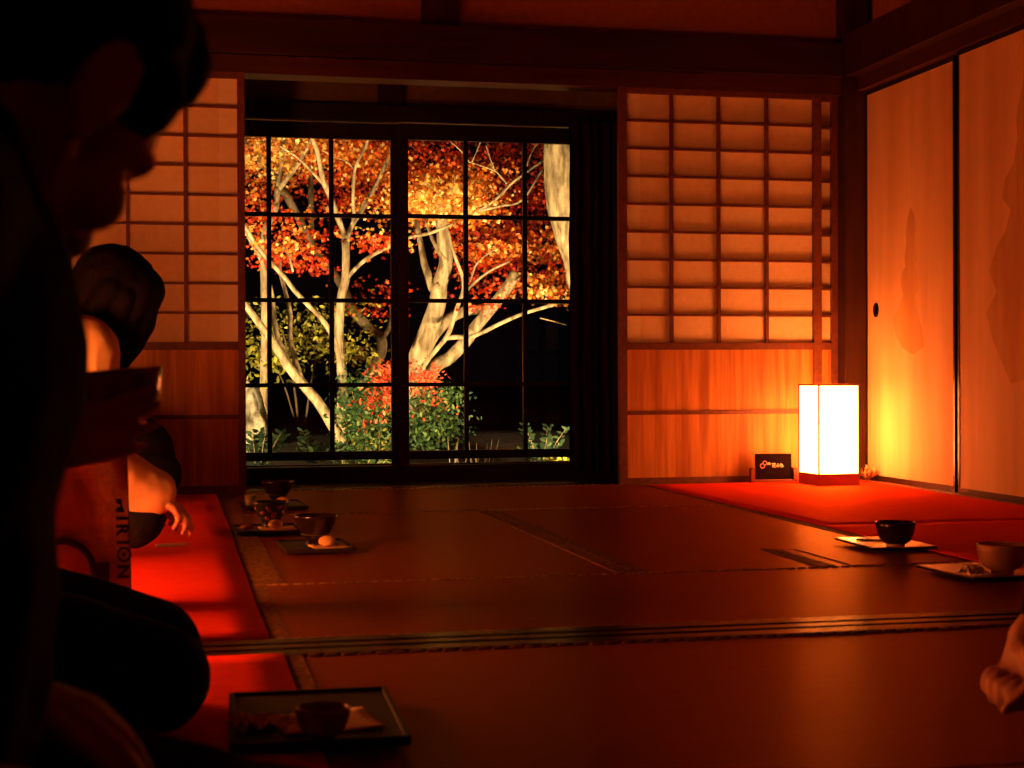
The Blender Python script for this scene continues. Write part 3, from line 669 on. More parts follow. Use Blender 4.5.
# ------------------------------------------------------------------ people
def ik(S, W, l1, l2, pole):
    S, W = V(S), V(W); d = W-S; L = min(d.length, l1+l2-.004); d.normalize(); W = S+d*L
    a = (l1*l1-l2*l2+L*L)/(2*L); hgt = sqrt(max(0, l1*l1-a*a)); p = V(pole); p = (p-d*p.dot(d)).normalized()
    return S+d*a+p*hgt, W
def hand(m, W, d, n, s, curl=.5, sc_=1.0, spread=.02, thumb=.5, r=1.0):
    """W wrist, d towards fingertips, n palm normal (fingers curl to it), s side the thumb leaves from"""
    W, d, n, s = V(W), V(d).normalized(), V(n), V(s); n = (n-d*n.dot(d)).normalized(); s = (s-d*s.dot(d)-n*s.dot(n)).normalized()
    k = sc_
    curls = curl if isinstance(curl, (list, tuple)) else [curl*.9, curl, curl*1.05, curl*1.15]
    for i, (off, Lm, Lf) in enumerate(((.030, .080, .072), (.010, .083, .080), (-.010, .080, .074), (-.029, .073, .058))):
        base = W+s*off*.55*k; kn = W+d*Lm*k+s*off*k+n*(-.004 if i in (1, 2) else 0)*k
        m.cap(base, kn, .0135*k, .0105*k*r, 10, 3)
        p = kn; dirv = (d+s*spread*(1.5-i)*.9).normalized(); ang = 0
        for q, (fr, rr) in enumerate(((.45, .0094), (.31, .0084), (.24, .0074))):
            ang += curls[i]*(1.0, 1.1, .8)[q]
            dv = dirv*cos(ang)+n*sin(ang); e = p+dv*Lf*fr*k
            m.cap(p, e, rr*k*r, (rr-.0009)*k*r, 10, 3); p = e
    m.ball(W+d*.045*k+n*.002, (.036*k, .036*k, .014*k), Matrix((s, d, n)).transposed(), 14, 8)
    b = W+d*.022*k+s*.024*k+n*.008*k; t1 = b+(d*.6+s*.75+n*.25).normalized()*.040*k; t2 = t1+(d*.9+s*(.35-.5*thumb)+n*.55*thumb).normalized()*.032*k; t3 = t2+(d*.95+s*(.05-.4*thumb)+n*.7*thumb).normalized()*.026*k
    m.cap(b, t1, .0145*k, .0115*k, 10, 3); m.cap(t1, t2, .0110*k*r, .0098*k*r, 10, 3); m.cap(t2, t3, .0096*k*r, .0080*k*r, 10, 3)
def head_shapes(m, c, Rm):
    """c = between the ears; Rm columns right, forward, up"""
    P = lambda x, y, z: c + Rm @ V((x, y, z))
    E = lambda p, r, mt=None: m.ball(P(*p), r, Rm if mt is None else Rm @ mt)
    E((0, .004, .052), (.077, .097, .085)); E((0, .048, .030), (.066, .052, .062)); E((0, .052, -.026), (.053, .044, .060))
    for s in (-1, 1):
        m.cap(P(s*.056, .006, -.028), P(s*.020, .070, -.090), .021, .0165); E((s*.040, .074, -.018), (.026, .024, .024))
        m.cap(P(s*.014, .097, .030), P(s*.048, .084, .028), .0105, .010, 8, 3)
        ear = Matrix.Rotation(radians(-8), 3, 'X'); E((s*.080, -.004, .004), (.008, .019, .031), ear)
        pts = [P(s*.087, -.006+.019*cos(a), .008+.029*sin(a)) for a in [radians(-50+i*28) for i in range(10)]]
        for i in range(9): m.cap(pts[i], pts[i+1], .0048, .0048, 8, 2)
        E((s*.084, .003, -.026), (.006, .008, .010))
    m.cap(P(-.008, .076, -.093), P(.008, .076, -.093), .0175, .0175); m.cap(P(0, .099, .022), P(0, .119, -.022), .008, .0125)
    for s in (-1, 1): E((s*.012, .109, -.026), (.009, .010, .008))
    m.cap(P(-.017, .094, -.054), P(.017, .094, -.054), .0065, .0065, 8, 3); m.cap(P(-.014, .092, -.065), P(.014, .092, -.065), .0072, .0072, 8, 3)
def eyes(par, c, Rm):
    for s in (-1, 1):
        m = MB(); m.ball(c+Rm @ V((s*.031, .083, .008)), .0108, None, 12, 8); m.build('eye', 'eye', par)
def frame_from(fwd, up):
    f = V(fwd).normalized(); u = V(up); u = (u-f*u.dot(f)).normalized(); r = f.cross(u); return Matrix((r, f, u)).transposed()
def seated(base, heading, lean, headc, headR, Rw, Rd, Rn, Rs, Lw, Ld, Ln, Ls, rcurl=.5, lcurl=.5, knee=.40, label='', sleeve='black', scale=1.0, wide=1.0, thumb=.5, spread=.02, voxel=.0055, sleeve_r=1.0, sleeve_end=1.0, kneeup=0.0, shift=0.0):
    """kneeling person; returns the thing, the joints and its local frame"""
    base = V(base); f = V((cos(heading), sin(heading), 0)); r = V((sin(heading), -cos(heading), 0)); z = V((0, 0, 1)); s = scale
    P = lambda x, y, zz: base + (r*x+f*y+z*zz)*s
    t = thing('person', base, label, 'person'); body = MB(); top = MB(); low = MB()
    sp = lambda d: P(0, .02+sin(lean)*d+shift, .16+cos(lean)*d)
    chest = sp(.30); nb = sp(.46)
    body.ball(sp(.02), (.15, .12, .11), Matrix((r, f, z)).transposed()); body.cap(sp(.0), sp(.18), .125, .115); body.ball(chest, (.155, .105, .16), frame_from(f*cos(lean)-z*sin(lean), z*cos(lean)+f*sin(lean)))
    body.cap(nb, headc-headR @ V((0, .02, .03)), .056, .052); head_shapes(body, headc, headR)
    J = {}
    for sd, Wt, d, n, s_, cu in ((1, Rw, Rd, Rn, Rs, rcurl), (-1, Lw, Ld, Ln, Ls, lcurl)):
        S = sp(.40)+r*sd*.165*s*wide; E, W = ik(S, Wt, .285*s, .255*s, -z*1.0+r*sd*.55-f*.25)
        body.chain([sp(.40)+r*sd*.06, S], [.07, .052]); body.chain([S, E], [.050, .040]); body.chain([E, W], [.040, .026]); hand(body, W, d, n, s_, cu, 1.0, spread, thumb)
        top.chain([sp(.40)+r*sd*.05, S, E], [.085, .068*sleeve_r, .060*sleeve_r]); W2 = E+(W-E)*sleeve_end*.93; top.chain([E, W2], [.062*sleeve_r, .046*sleeve_r])
        J[sd] = (S, E, W)
        H = P(sd*.09, .02, .180); K = P(sd*.115, knee+.02, .085+kneeup); A = P(sd*.075, .0, .058); TO = P(sd*.04, -.13, .032)
        body.chain([H, K], [.085, .062]); body.chain([K-z*.02, A], [.055, .040]); body.chain([A, TO], [.036, .026])
        low.chain([H, K], [.100, .076]); low.chain([K-z*.012, A+z*.005], [.066, .055]); low.chain([A, TO+f*.02], [.045, .036])
    low.ball(sp(.02), (.165, .14, .125), Matrix((r, f, z)).transposed())
    top.cap(sp(.02), sp(.2), .140, .135); top.ball(chest, (.175*wide, .130, .175), frame_from(f*cos(lean)-z*sin(lean), z*cos(lean)+f*sin(lean))); top.cap(sp(.38), sp(.43), .095, .075)
    bo = body.blob('body', 'skin', t, voxel, 3)
    eyes(bo, headc, headR)
    tb = top.blob('jacket' if sleeve == 'black' else 'blouse', sleeve, t, .009, 3, .005, 11)
    lb = low.blob('trousers', 'black', t, .009, 3, .004, 10)
    return t, J, sp, P
def short_hair(t, c, Rm):
    m = MB(); P = lambda x, y, z: c + Rm @ V((x, y, z))
    m.ball(P(0, -.012, .064), (.088, .103, .090), Rm); m.ball(P(0, -.052, .010), (.070, .054, .066), Rm); m.ball(P(0, .050, .098), (.066, .052, .046), Rm)
    for s in (-1, 1): m.ball(P(s*.060, .036, .050), (.022, .034, .034), Rm); m.cap(P(s*.074, .022, .040), P(s*.074, .020, .006), .008, .006)
    return m.blob('hair', 'hair', t, .005, 3, .003, 60)
def bob_hair(t, c, Rm):
    m = MB(); P = lambda x, y, z: c + Rm @ V((x, y, z))
    m.ball(P(0, -.006, .050), (.099, .116, .102), Rm); m.ball(P(0, .055, .062), (.084, .072, .070), Rm); m.ball(P(0, -.060, -.02), (.080, .062, .10), Rm)
    for s in (-1, 1):
        m.cap(P(s*.078, .000, .03), P(s*.072, -.012, -.10), .036, .030); m.cap(P(s*.074, .045, .03), P(s*.066, .062, -.10), .030, .022); m.cap(P(s*.058, .080, .05), P(s*.052, .098, -.085), .026, .014); m.cap(P(s*.055, .098, -.06), P(s*.04, .103, -.150), .016, .006)
        m.cap(P(s*.022, .09, .07), P(s*.024, .118, -.01), .028, .024); m.cap(P(s*.024, .118, -.01), P(s*.026, .124, -.09), .024, .018); m.cap(P(s*.026, .124, -.09), P(s*.03, .118, -.16), .018, .007)
    return m.blob('hair', 'hair', t, .005, 3, .002, 40)

r2 = V((RC.x, RC.y, 0)).normalized(); d2 = V((-r2.y, r2.x, 0)); Z = V((0, 0, 1))
def headframe(psi, phi, roll=0):
    psi, phi = radians(psi), radians(phi)
    f = (r2*cos(psi)+d2*sin(psi))*cos(phi)-Z*sin(phi); u = (r2*cos(psi)+d2*sin(psi))*sin(phi)+Z*cos(phi)
    R_ = frame_from(f, u); return R_ @ Matrix.Rotation(radians(roll), 3, 'Y')
# guest in the near left foreground, head bowed
H1 = headframe(69, 41, 13); ear = EYE+ray(102, 88)*.96; c1 = ear - H1 @ V((.083, -.004, .004))
b1 = V((-.306, 1.03, .030))
p1, J1, sp1, P1 = seated(b1, 0.06, radians(10), c1, H1, V((-.15, .89, .275)), r2*.8+d2*.35-Z*.25, -Z, d2, V((-.13, 1.14, .275)), r2*.8-d2*.2-Z*.25, -Z, -d2, .3, .3,
    label='nearest person at the left, in dark jacket with short dark hair, head bowed', shift=.05, wide=1.0, sleeve_r=1.1)
short_hair(p1, c1, H1)
m = MB(); m.cap(sp1(.40), sp1(.47)+Z*.0, .10, .082); m.blob('collar', 'black', p1, .008, 2)
# guest raising a tea bowl, mostly hidden behind the first
bc = EYE+ray(116, 396)*2.06; tilt = Matrix.Rotation(radians(-5), 3, d2)
H2 = headframe(5, 40); c2 = V((-.30, 2.20, .655))
Rw = EYE+ray(44, 450)*1.985; Lw = bc + V((-.10, .06, -.055))
p2, J2, sp2, P2 = seated((-.47, 2.235, .030), 0.02, radians(16), c2, H2, Rw, r2*.92+Z*.27+d2*.10, d2*1.0+Z*.10, Z+r2*.2, Lw, r2*.9-d2*.25+Z*.1, Z, d2, [.22, .28, .32, .38], .25,
    knee=.42, kneeup=-.028, label='person in black raising a brown tea bowl, kneeling behind the nearest guest', thumb=.9, sleeve_end=.9, spread=.075)
short_hair(p2, c2, H2)
bowl(bc+tilt @ V((0, 0, -.044)), .0640, .078, 'tea', 'bowlb', 'brown glazed tea bowl held up in a hand at the left', 'bowlb', tilt)
# guest in cream sleeves farther back
H3 = headframe(8, 30); c3 = at(108, 302, 4.28)+V((0, .0, .005))
p3, J3, sp3, P3 = seated((-.375, 4.33, .029), -.04, radians(20), c3, H3, at(152, 494, 4.20), r2*.86-Z*.5, -Z*.85-r2*.4, d2, at(138, 500, 4.44), r2*.9-Z*.3, -Z, -d2, [.35, .42, .5, .6], .5,
    knee=.27, label='person with dark bobbed hair and cream sleeves kneeling farther back on the left', sleeve='cream', sleeve_r=1.5, sleeve_end=1.06, voxel=.0065, scale=.97)
bob_hair(p3, c3, H3)
# dark-clad guest beyond, by the screens
H5 = headframe(5, 25); c5 = V((-.36, 6.10, .715))
p5, J5, sp5, P5 = seated((-.50, 6.10, .030), 0.0, radians(20), c5, H5, V((-.24, 5.98, .34)), r2*.6-d2*.0, -Z, d2, V((-.24, 6.2, .34)), r2*.6, -Z, -d2, .3, .3,
    knee=.44, label='dark-clad person kneeling farthest back beside the left paper screen', sleeve_r=1.2, voxel=.008)
m = MB(); m.cap((-.46, 6.10, .20), (-.14, 6.10, .19), .165, .150); m.cap((-.14, 6.06, .145), (-.10, 6.06, .125), .125, .10); m.blob('long_skirt', 'black', p5, .009, 3, .004, 10)
bob_hair(p5, c5, H5)
m = MB(); T = rotT(onf(172, 546, .0065), radians(12))
for k in range(5): m.box(-.045, .045, -.008, .008, .0015*k, .0015*k+.0012, mtx=T @ Matrix.Rotation(radians(2.2*k-4), 4, 'Z'))
tag(m.build('folding_fan', 'kaishi', None, onf(172, 546, .0065)), 'closed pale folding fan on the red runner before the cream-sleeved guest', 'fan')
# guest outside the right edge, one hand resting on the tatami
hx = onf(1014, 707)
H4 = headframe(85, 10); b4 = V((1.60, 1.78, .012))
wr = EYE+ray(1027, 638)*2.07
p4, J4, sp4, P4 = seated(b4, radians(92), radians(14), b4+V((-.01, .16, .70)), H4, V((1.70, 2.10, .24)), V((0, 1, -.3)), -Z, V((-1, 0, 0)), wr, -Z*1.0-r2*.20, -r2*.8-d2*.35, -d2, .4, [1.30, 1.34, 1.34, 1.36],
    knee=.34, label='person past the right edge, only a loose fist showing on the nearest tatami', sleeve_end=.84, thumb=1.1)
short_hair(p4, b4+V((-.01, .16, .70)), H4)

# ------------------------------------------------------------------ curtain
m = MB(); nx = 60; x0, x1 = at(569, 300, 7.47).x, at(622, 300, 7.47).x
g = [[V((x0+(x1-x0)*i/nx+.012*noise.noise(V((j*.35, 2, 0)))*(1-i/nx), 7.46+.020*sin(i*.55+2.2*noise.noise(V((i*.11, 0, 2)))+.3*sin(j*.25))+.020*noise.noise(V((i*.23, j*.05, 4))), .015+1.735*j/24)) for j in range(25)] for i in range(nx+1)]
g2 = [[p+V((0, .003, 0)) for p in r_] for r_ in g]
grid(m, g); grid(m, g2, True); grid(m, [g[0], g2[0]], True); grid(m, [g[-1], g2[-1]])
grid(m, [[a[0], b_[0]] for a, b_ in zip(g, g2)], True); grid(m, [[a[-1], b_[-1]] for a, b_ in zip(g, g2)])
tag(m.build('curtain', 'curtain', None, (x0, 7.46, .015)), 'dark gathered curtain hanging at the right of the garden window', 'curtain')

# ------------------------------------------------------------------ garden
m = MB(); n = 40; vs = []
def gz(x, y): return -.42+.55*max(0, min(1, (y-8.3)/1.6))**1.0+.05*noise.noise(V((x*1.2, y*1.2, 0)))+.25*max(0, min(1, (y-10.5)/4))
for i in range(n+1):
    for j in range(n+1):
        x = -6+14*i/n; y = 7.8+10*j/n; vs.append((x, y, gz(x, y)))
m.add(vs, [(i*(n+1)+j, (i+1)*(n+1)+j, (i+1)*(n+1)+j+1, i*(n+1)+j+1) for i in range(n) for j in range(n)], True)
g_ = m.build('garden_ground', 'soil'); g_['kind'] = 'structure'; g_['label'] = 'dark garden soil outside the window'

def crom(pts, k=5):
    out = []; P = [pts[0]*2-pts[1]]+pts+[pts[-1]*2-pts[-2]]
    for i in range(1, len(P)-2):
        for s in range(k):
            t = s/k; a, b, c, d = P[i-1:i+3]
            out.append(.5*((2*b)+(c-a)*t+(2*a-5*b+4*c-d)*t*t+(3*b-3*c+d-a)*t**3))
    return out+[pts[-1]]
def branch(m, px, Y, r0, r1, dy=0.0, seg=9, wob=.12):
    n = len(px); pts = [at(x, y, Y+dy*(i/(n-1))) for i, (x, y) in enumerate(px)]
    pts = crom(pts); k = len(pts); s = Y/FPX
    m.tube(pts, [(r0+(r1-r0)*i/(k-1))*s for i in range(k)], seg, wob)
STAR = [(0, -.25), (.18, -.12), (.50, -.22), (.30, .05), (.55, .30), (.22, .25), (0, .62), (-.22, .25), (-.55, .30), (-.30, .05), (-.50, -.22), (-.18, -.12)]
OVAL = [(0, -.5), (.20, -.2), (.22, .1), (0, .55), (-.22, .1), (-.20, -.2)]
def leaf(m, p, size, nrm, spin, shape):
    q = nrm.to_track_quat('Z', 'Y').to_matrix() @ Matrix.Rotation(spin, 3, 'Z')
    vs = [p+q @ V((a*size, b*size, .12*size*(a*a))) for a, b in shape]; m.add(vs, [tuple(range(len(vs)))])
def cloud(m, x0, y0, x1, y1, Y, n_spray, per, size, shape=STAR, thick=.7, flat=.35, rad=(.12, .26), tilt=.25, keep=None):
    for k in range(n_spray):
        cx_, cy_ = random.uniform(x0, x1), random.uniform(y0, y1)
        if keep and not keep(cx_, cy_): continue
        c = at(cx_, cy_, Y+random.uniform(-thick, thick)); R_ = random.uniform(*rad); a0 = random.uniform(-tilt, tilt)
        for _ in range(int(per*(1.7 if shape is STAR else 1.2))):
            a = random.uniform(0, 2*pi); rr = R_*sqrt(random.random())
            p = c+V((rr*cos(a)*1.25, rr*sin(a), rr*cos(a)*a0+random.gauss(0, .02)+flat*random.uniform(-.12, .06)))
            nr = V((random.gauss(0, .6), random.gauss(-.75, .45), random.gauss(.55, .5))).normalized()
            leaf(m, p, size*random.uniform(.7, 1.25), nr, random.uniform(0, 6.3), shape)
def tree(name, label, cat, foot, trunk, bark, leaves):
    foot = V(foot); t = thing(name, foot, label, cat)
    m = MB()
    for a in trunk: branch(m, *a)
    m.build('trunk', bark, t)
    for mt, specs in leaves:
        m = MB()
        for sp in specs: cloud(m, *sp[0], **sp[1])
        o = m.build('foliage', mt, t); o['kind'] = 'stuff'
    return t
random.seed(11)
def foot(x, y, Y): p = at(x, y, Y); return (p.x, p.y, gz(p.x, p.y))
L1 = .030
# slender pale maple at the far left
tree('maple_tree', 'slender forked pale maple at the left edge of the window', 'tree', foot(262, 450, 10.2), [
    ([(264, 470), (264, 376), (265, 340), (264.5, 290), (264, 261), (265, 230), (274, 214), (278, 188)], 10.2, 4.2, 3.2),
    ([(278, 190), (283, 150), (284, 110)], 10.2, 2.6, 1.8, .2), ([(278, 190), (293, 171), (307, 148), (315, 132), (322, 108)], 10.2, 2.6, 1.6, -.2),
    ([(265, 262), (258, 245), (249, 233), (238, 215)], 10.2, 2.6, 1.5, .2)], 'bark',
    [('gold', [((246, 128, 330, 168, 10.6, 22, 26, L1), {}), ((246, 128, 300, 150, 9.9, 4, 20, L1), {})]), ('orange', [((240, 125, 335, 165, 11.0, 30, 28, L1), {}), ((240, 165, 290, 205, 10.9, 8, 22, L1), dict(flat=.1, tilt=.1))])])
# leaning multi-stem maple
tree('maple_tree', 'leaning brown maple whose stems run down to the middle of the left window', 'tree', foot(341, 446, 9.7), [
    ([(352, 470), (341, 440), (331, 423), (318, 402), (300, 381), (286, 363), (278, 350), (269, 337), (258, 322), (247, 307), (230, 285)], 9.7, 6.2, 3.0),
    ([(290, 366), (283, 352), (277, 336), (273, 312), (271, 292), (262, 262), (252, 243), (240, 222)], 9.7, 3.6, 1.8, .3),
    ([(300, 377), (295, 360), (290, 337), (290, 313), (285, 290), (280, 268), (282, 240)], 9.7, 3.4, 1.4, .5),
    ([(342, 372), (336, 345), (330, 331), (321, 318), (308, 305), (294, 290), (286, 279), (275, 267), (260, 250), (246, 228), (236, 212)], 9.55, 2.8, 1.8, -.1),
    ([(293, 272), (289, 255), (283, 246)], 9.6, 1.2, .7)], 'bark',
    [('red', [((246, 212, 318, 240, 10.3, 9, 30, L1), dict(flat=.05, tilt=.12, thick=.4)), ((262, 244, 312, 274, 10.2, 8, 30, L1), dict(flat=.05, tilt=.12, thick=.3, rad=(.12, .22)))]), ('orange', [((246, 212, 312, 262, 9.8, 8, 20, L1), dict(flat=.05, tilt=.12, thick=.3, rad=(.1, .2)))])])
# upright forked pale maple
tree('maple_tree', 'upright pale maple with a high fork in the middle of the left window', 'tree', foot(342, 446, 9.9), [
    ([(343, 470), (342, 415), (342, 381), (340.5, 355), (339, 329), (341, 298), (345, 282), (346, 262), (345.5, 239)], 9.9, 5.4, 3.9),
    ([(345.5, 241), (338, 218), (328.5, 192.7), (322.6, 178.6), (316.7, 150.5), (311, 137), (302, 115)], 9.9, 3.0, 2.4, -.2),
    ([(345.5, 241), (352, 225), (361, 211), (375, 185.6), (389, 157.5), (398, 125)], 9.9, 2.9, 2.0, .2),
    ([(352, 225), (354, 214), (353, 200), (355, 169), (366, 146), (372, 122)], 9.9, 1.9, 1.2, -.1), ([(355, 170), (346, 161), (335, 157), (322, 150)], 9.9, 1.0, .7),
    ([(325, 186), (312, 172), (298, 158), (280, 146)], 9.85, 1.4, .9, -.3),
    ([(347, 278), (358, 266), (371, 256), (392, 245), (411, 237), (430, 233), (453, 224)], 9.9, 2.2, 1.5, -.25)], 'bark',
    [('orange', [((328, 126, 396, 180, 10.7, 26, 28, L1), {}), ((335, 198, 395, 216, 10.6, 8, 22, L1), dict(flat=.05)), ((330, 126, 396, 160, 9.7, 4, 14, L1), {})]), ('red', [((325, 125, 396, 208, 11.2, 34, 28, L1), {}), ((368, 230, 392, 250, 9.95, 6, 20, L1), {})]),
     ('gold', [((378, 232, 392, 246, 9.8, 3, 14, L1), {})])])
# dark leaning trunk behind
tree('maple_tree', 'dark curving trunk behind the pale forked maple', 'tree', foot(366, 440, 10.9), [
    ([(360, 470), (363, 433), (368, 395), (373, 368), (381, 352), (381, 338), (370.6, 329), (355, 313), (347, 296), (338, 279), (324, 262), (312, 246), (300, 221), (282, 188), (263, 164), (246, 143), (230, 125)], 10.9, 6.4, 3.2),
    ([(381, 340), (390, 325), (393, 300), (394, 270)], 10.9, 3.2, 1.5, .4), ([(312, 246), (311, 215), (311, 160), (310, 120)], 10.9, 3.2, 2.4, .3)], 'barkd',
    [('red', [((246, 130, 395, 205, 11.9, 44, 26, L1), dict(keep=lambda x, y: not (290 < x < 330 and 165 < y < 210))), ((352, 280, 400, 318, 11.0, 10, 14, L1), dict(flat=.05, rad=(.1, .2)))])])
# big multi-trunk maple
tree('maple_tree', 'large pale maple with several thick trunks in the right half of the window', 'tree', foot(432, 400, 10.0), [
    ([(410, 450), (416, 368), (424, 342), (434, 316), (438, 299), (440, 284), (446, 262), (443, 240), (441, 215), (438, 190)], 10.0, 11.0, 5.0, 0, 12),
    ([(440, 286), (433, 289), (428, 274), (424, 262), (421, 246), (416, 220)], 9.95, 4.6, 2.6, .2), ([(446, 262), (436, 246), (430, 232), (424, 210)], 9.95, 2.6, 1.8, .2),
    ([(418, 440), (431, 374), (450, 357), (465, 342), (478, 324), (494, 305), (507, 288), (516, 273)], 10.1, 7.2, 5.4, 0, 12),
    ([(424, 352), (436, 332), (450, 318), (466, 311), (486, 308), (497, 300)], 10.05, 6.5, 5.0, .2, 12),
    ([(420, 372), (430, 357), (446, 338), (452, 324), (457, 308), (463, 292), (463, 279), (457, 262), (453, 251), (448, 230)], 9.7, 2.6, 1.5),
    ([(446, 338), (458, 337), (470, 337), (485, 331), (499, 324), (525, 313), (556, 304), (580, 296)], 9.7, 2.6, 1.6),
    ([(465, 294), (471, 286), (488, 272), (510, 261)], 9.8, 1.6, 1.1), ([(470, 282), (478, 262), (497, 248)], 9.8, .9, .6),
    ([(472, 214), (479, 210), (495, 200), (512, 183), (524, 174), (544, 160)], 9.8, 1.6, 1.1), ([(479, 211), (500, 206), (522, 200), (544, 168)], 9.8, 1.4, 1.0),
    ([(507, 184), (501, 177), (495, 171), (482, 166), (470, 162)], 9.7, .9, .6), ([(495, 171), (490, 158), (486, 145)], 9.7, .7, .5), ([(470, 163), (462, 152), (450, 141)], 9.7, .7, .5), ([(472, 162), (478, 148), (482, 138)], 9.7, .7, .5),
    ([(527, 166), (533, 150), (541, 140)], 9.7, 1.0, .6), ([(441, 215), (452, 196), (455, 175)], 10.0, 1.8, 1.0),
    ([(540, 318), (552, 321), (566, 325)], 9.8, .7, .5)], 'bark',
    [('gold', [((408, 182, 470, 214, 10.0, 34, 28, L1), {}), ((408, 212, 460, 222, 10.2, 5, 22, L1), {})]),
     ('orange', [((406, 165, 500, 225, 10.6, 44, 28, L1), {}), ((470, 226, 566, 258, 10.6, 22, 26, L1), dict(flat=.1)), ((530, 266, 566, 298, 10.3, 12, 24, L1), {})]),
     ('red', [((406, 136, 550, 225, 11.2, 74, 28, L1), {}), ((460, 225, 568, 298, 11.1, 44, 26, L1), {}), ((510, 140, 545, 205, 10.7, 9, 20, L1), {}), ((470, 300, 496, 318, 9.75, 3, 10, L1), dict(rad=(.06, .12)))])])
# thick trunk on the right
tree('old_tree', 'thick straight pale trunk at the right end of the window', 'tree', foot(600, 440, 9.3), [
    ([(610, 470), (600, 400), (592, 330), (584, 285), (572, 240), (563, 205), (560, 165), (561, 120), (562, 60)], 9.3, 15.5, 17.0, 0, 16, .2)], 'bark', [])
# yellow-green shrub
def kk(x, y): return not (296 < x < 330 and y > 345)
tree('shrub', 'yellow-green leafy shrub low behind the leaning stems on the left', 'shrub', foot(300, 430, 10.9), [
    ([(300, 460), (296, 400), (285, 340), (270, 312)], 10.9, 1.4, .6), ([(302, 460), (310, 390), (322, 340), (335, 320)], 10.9, 1.3, .6), ([(298, 430), (280, 375), (258, 350)], 10.9, 1.0, .5)], 'barkd',
    [('yellow', [((246, 303, 350, 370, 10.9, 50, 26, .036), dict(shape=OVAL, flat=.6, keep=kk)), ((345, 346, 365, 362, 10.7, 5, 12, .05), dict(shape=OVAL)), ((246, 345, 275, 380, 10.7, 8, 14, .05), dict(shape=OVAL))])])
# nandina
tree('nandina_bush', 'green bush with scarlet leaves on top, left of the window middle', 'shrub', foot(385, 455, 9.2), [
    ([(380, 470), (378, 420), (372, 375)], 9.2, 1.0, .6), ([(392, 470), (394, 410), (396, 368)], 9.2, 1.0, .6), ([(372, 470), (360, 425), (352, 390)], 9.2, .9, .5)], 'barkd',
    [('green', [((350, 385, 400, 452, 9.2, 60, 28, .031), dict(shape=OVAL, flat=.8, rad=(.06, .14), thick=.35)), ((348, 372, 380, 395, 9.3, 10, 14, .031), dict(shape=OVAL, rad=(.06, .14)))]),
     ('berry', [((374, 366, 396, 402, 9.0, 20, 22, .030), dict(shape=OVAL, flat=.5, rad=(.04, .10), thick=.2)), ((352, 400, 394, 425, 9.0, 7, 8, .03), dict(shape=OVAL, rad=(.04, .1), thick=.2))]),
     ('yellow', [((352, 425, 394, 452, 9.05, 8, 9, .031), dict(shape=OVAL, rad=(.05, .12), thick=.2))])])
tree('nandina_bush', 'green bush with a scarlet spray in front of the thick maple trunks', 'shrub', foot(430, 455, 9.62), [
    ([(428, 470), (428, 420), (425, 375)], 9.62, 1.0, .6), ([(436, 470), (442, 420), (452, 390)], 9.62, 1.0, .5)], 'barkd',
    [('green', [((408, 388, 448, 452, 9.62, 54, 28, .031), dict(shape=OVAL, flat=.8, rad=(.06, .14), thick=.2)), ((440, 385, 462, 440, 9.65, 13, 16, .031), dict(shape=OVAL, rad=(.05, .12), thick=.2))]),
     ('berry', [((409, 366, 432, 398, 9.48, 14, 16, .030), dict(shape=OVAL, flat=.5, rad=(.04, .10), thick=.2)), ((409, 400, 445, 420, 9.48, 5, 7, .03), dict(shape=OVAL, rad=(.04, .1), thick=.2))])])
# leafy plants low at the right, at the left, and grass
def plant(name, label, cat, x, Y, x0, y0, x1, y1, mt, n, size=.06):
    t = thing(name, foot(x, 455, Y), label, cat); b0 = V(foot(x, 455, Y)); st = MB(); lf = MB()
    for k in range(n):
        tip = at(random.uniform(x0, x1), random.uniform(y0, y1), Y+random.uniform(-.2, .2)); mid = (b0+tip)/2+V((0, 0, .06))
        pts = crom([b0, mid, tip], 4); st.tube(pts, [.004-.0025*i/(len(pts)-1) for i in range(len(pts))], 5)
        for p in pts[3:]:
            for s in (-1, 1):
                d = V((s*random.uniform(.4, 1), random.uniform(-.6, .2), random.uniform(0, .6))).normalized()
                leaf(lf, p+d*size*.5, size*random.uniform(.8, 1.3), (V((0, -.7, .7))+d*.2).normalized(), atan2(-d.x, d.z+.3), OVAL)
    st.build('stems', 'barkd', t); lf.build('leaves', mt, t)
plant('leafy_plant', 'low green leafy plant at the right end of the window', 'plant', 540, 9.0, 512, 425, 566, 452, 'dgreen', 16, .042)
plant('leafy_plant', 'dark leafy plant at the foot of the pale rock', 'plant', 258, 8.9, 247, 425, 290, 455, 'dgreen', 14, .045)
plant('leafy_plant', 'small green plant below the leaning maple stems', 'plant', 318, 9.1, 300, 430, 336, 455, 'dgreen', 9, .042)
plant('leafy_plant', 'low pale-leaved plant under the green bushes at the sill', 'plant', 350, 8.55, 334, 448, 400, 466, 'green', 12, .035)
plant('leafy_plant', 'bright ground plant at the window sill far right', 'plant', 560, 8.7, 545, 459, 590, 466, 'yellow', 12, .035)
t = thing('grass_tuft', foot(470, 462, 8.8), 'tuft of thin pale grass blades low in the right window', 'grass'); m = MB(); b0 = V(foot(470, 462, 8.8))
for k in range(16):
    bx = at(random.uniform(450, 492), 470, 8.8); bx.z = b0.z; tip = at(0, 0, 8.8); tp_ = V((bx.x+random.uniform(-.06, .08), 8.8+random.uniform(-.1, .1), at(470, random.uniform(438, 456), 8.8).z))
    m.tube(crom([bx, (bx+tp_)/2+V((0, 0, .03)), tp_], 4), [.004-.003*i/8 for i in range(9)], 5)
m.build('blades', 'grass', t)
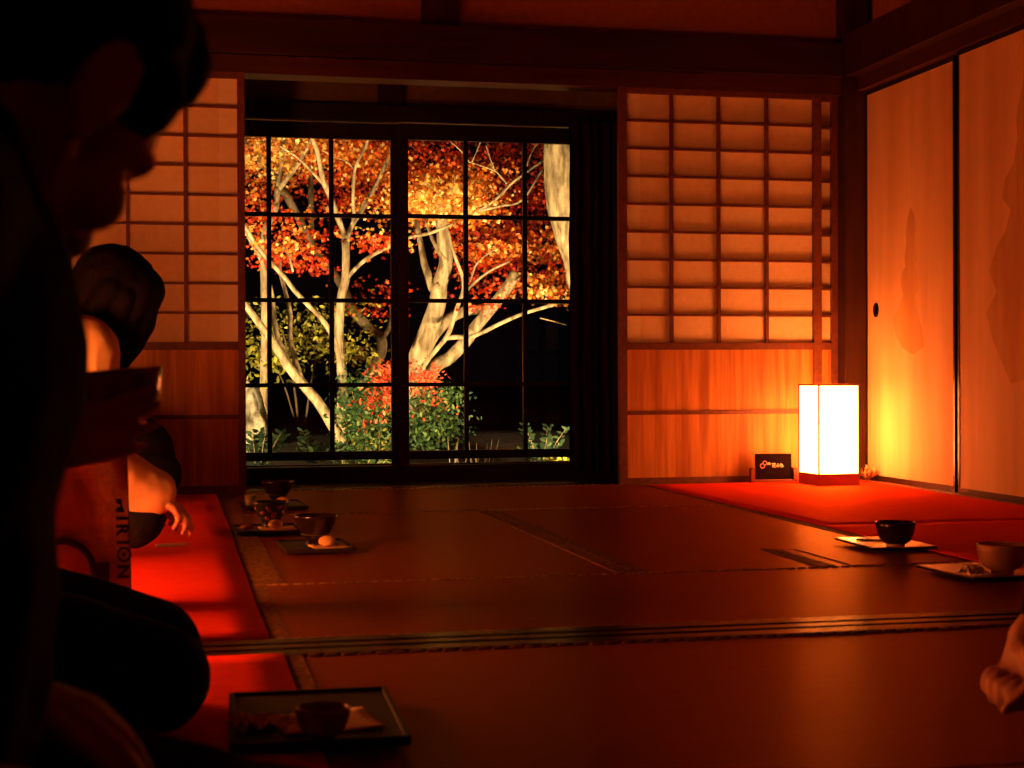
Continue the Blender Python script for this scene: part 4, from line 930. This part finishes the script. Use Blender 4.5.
# rock
bm = bmesh.new(); bmesh.ops.create_icosphere(bm, subdivisions=4, radius=1); rp = at(250, 425, 9.6)
for v in bm.verts:
    c = v.co.copy(); k = 1+.28*noise.noise(c*1.6)+.12*noise.noise(c*4)+.05*noise.noise(c*9)
    v.co = V((c.x*.14*k*(1-.45*max(0, c.z)), c.y*.16*k, c.z*.27*k))+rp+V((0, 0, -.02))
m = MB(); m.frombm(bm, True); tag(m.build('garden_rock', 'rock', None, (rp.x, rp.y, gz(rp.x, rp.y))), 'tall pale rock at the lower left corner of the window', 'rock')

# ------------------------------------------------------------------ light
w = bpy.data.worlds.new('night'); sc.world = w; w.use_nodes = True
w.node_tree.nodes['Background'].inputs['Color'].default_value = (.02, .03, .05, 1); w.node_tree.nodes['Background'].inputs['Strength'].default_value = .02
def spot(name, loc, target, e, size=70, col=(1, .72, .40), r=.05, blend=.6):
    l = bpy.data.lights.new(name, 'SPOT'); l.energy = e; l.color = col; l.spot_size = radians(size); l.spot_blend = blend; l.shadow_soft_size = r
    o = bpy.data.objects.new(name, l); COL.objects.link(o); o.location = V(loc); o.rotation_euler = (V(target)-V(loc)).to_track_quat('-Z', 'Y').to_euler()
spot('garden_spot_left', (-.6, 8.2, .0), (.8, 10.3, 1.2), 1150, 85)
spot('garden_spot_right', (2.6, 8.15, .0), (1.8, 10.2, 1.4), 820, 85)
spot('garden_spot_middle', (1.2, 8.0, -.25), (1.2, 10.2, 1.3), 260, 85)

GROUPS = dict(tatami_mat='tatami mats covering the floor', felt_runner='red felt runners', serving_tray='serving trays set out for the guests', tea_bowl='tea bowls',
              sweet_bun='pale buns on the left trays', maple_tree='maple trees in the garden', nandina_bush='scarlet-topped bushes', leafy_plant='low leafy plants', person='guests kneeling in the room',
              paper_lamp='glowing paper lamps', paper_sheet='folded papers on the trays', crumpled_wrapper='crumpled wrappers')
for o in list(COL.objects):
    k_ = o.name.split('.')[0]
    if o.parent is None and 'category' in o.keys() and k_ in GROUPS: o['group'] = GROUPS[k_]

# ------------------------------------------------------------------ view
vs_ = sc.view_settings; vs_.view_transform = 'Standard'; vs_.look = 'None'; vs_.exposure = 0; vs_.gamma = 1; vs_.use_curve_mapping = False
sc.cycles.use_denoising = True; sc.cycles.max_bounces = 8; sc.cycles.diffuse_bounces = 3; sc.cycles.sample_clamp_indirect = 6
sc.cycles.transparent_max_bounces = 12
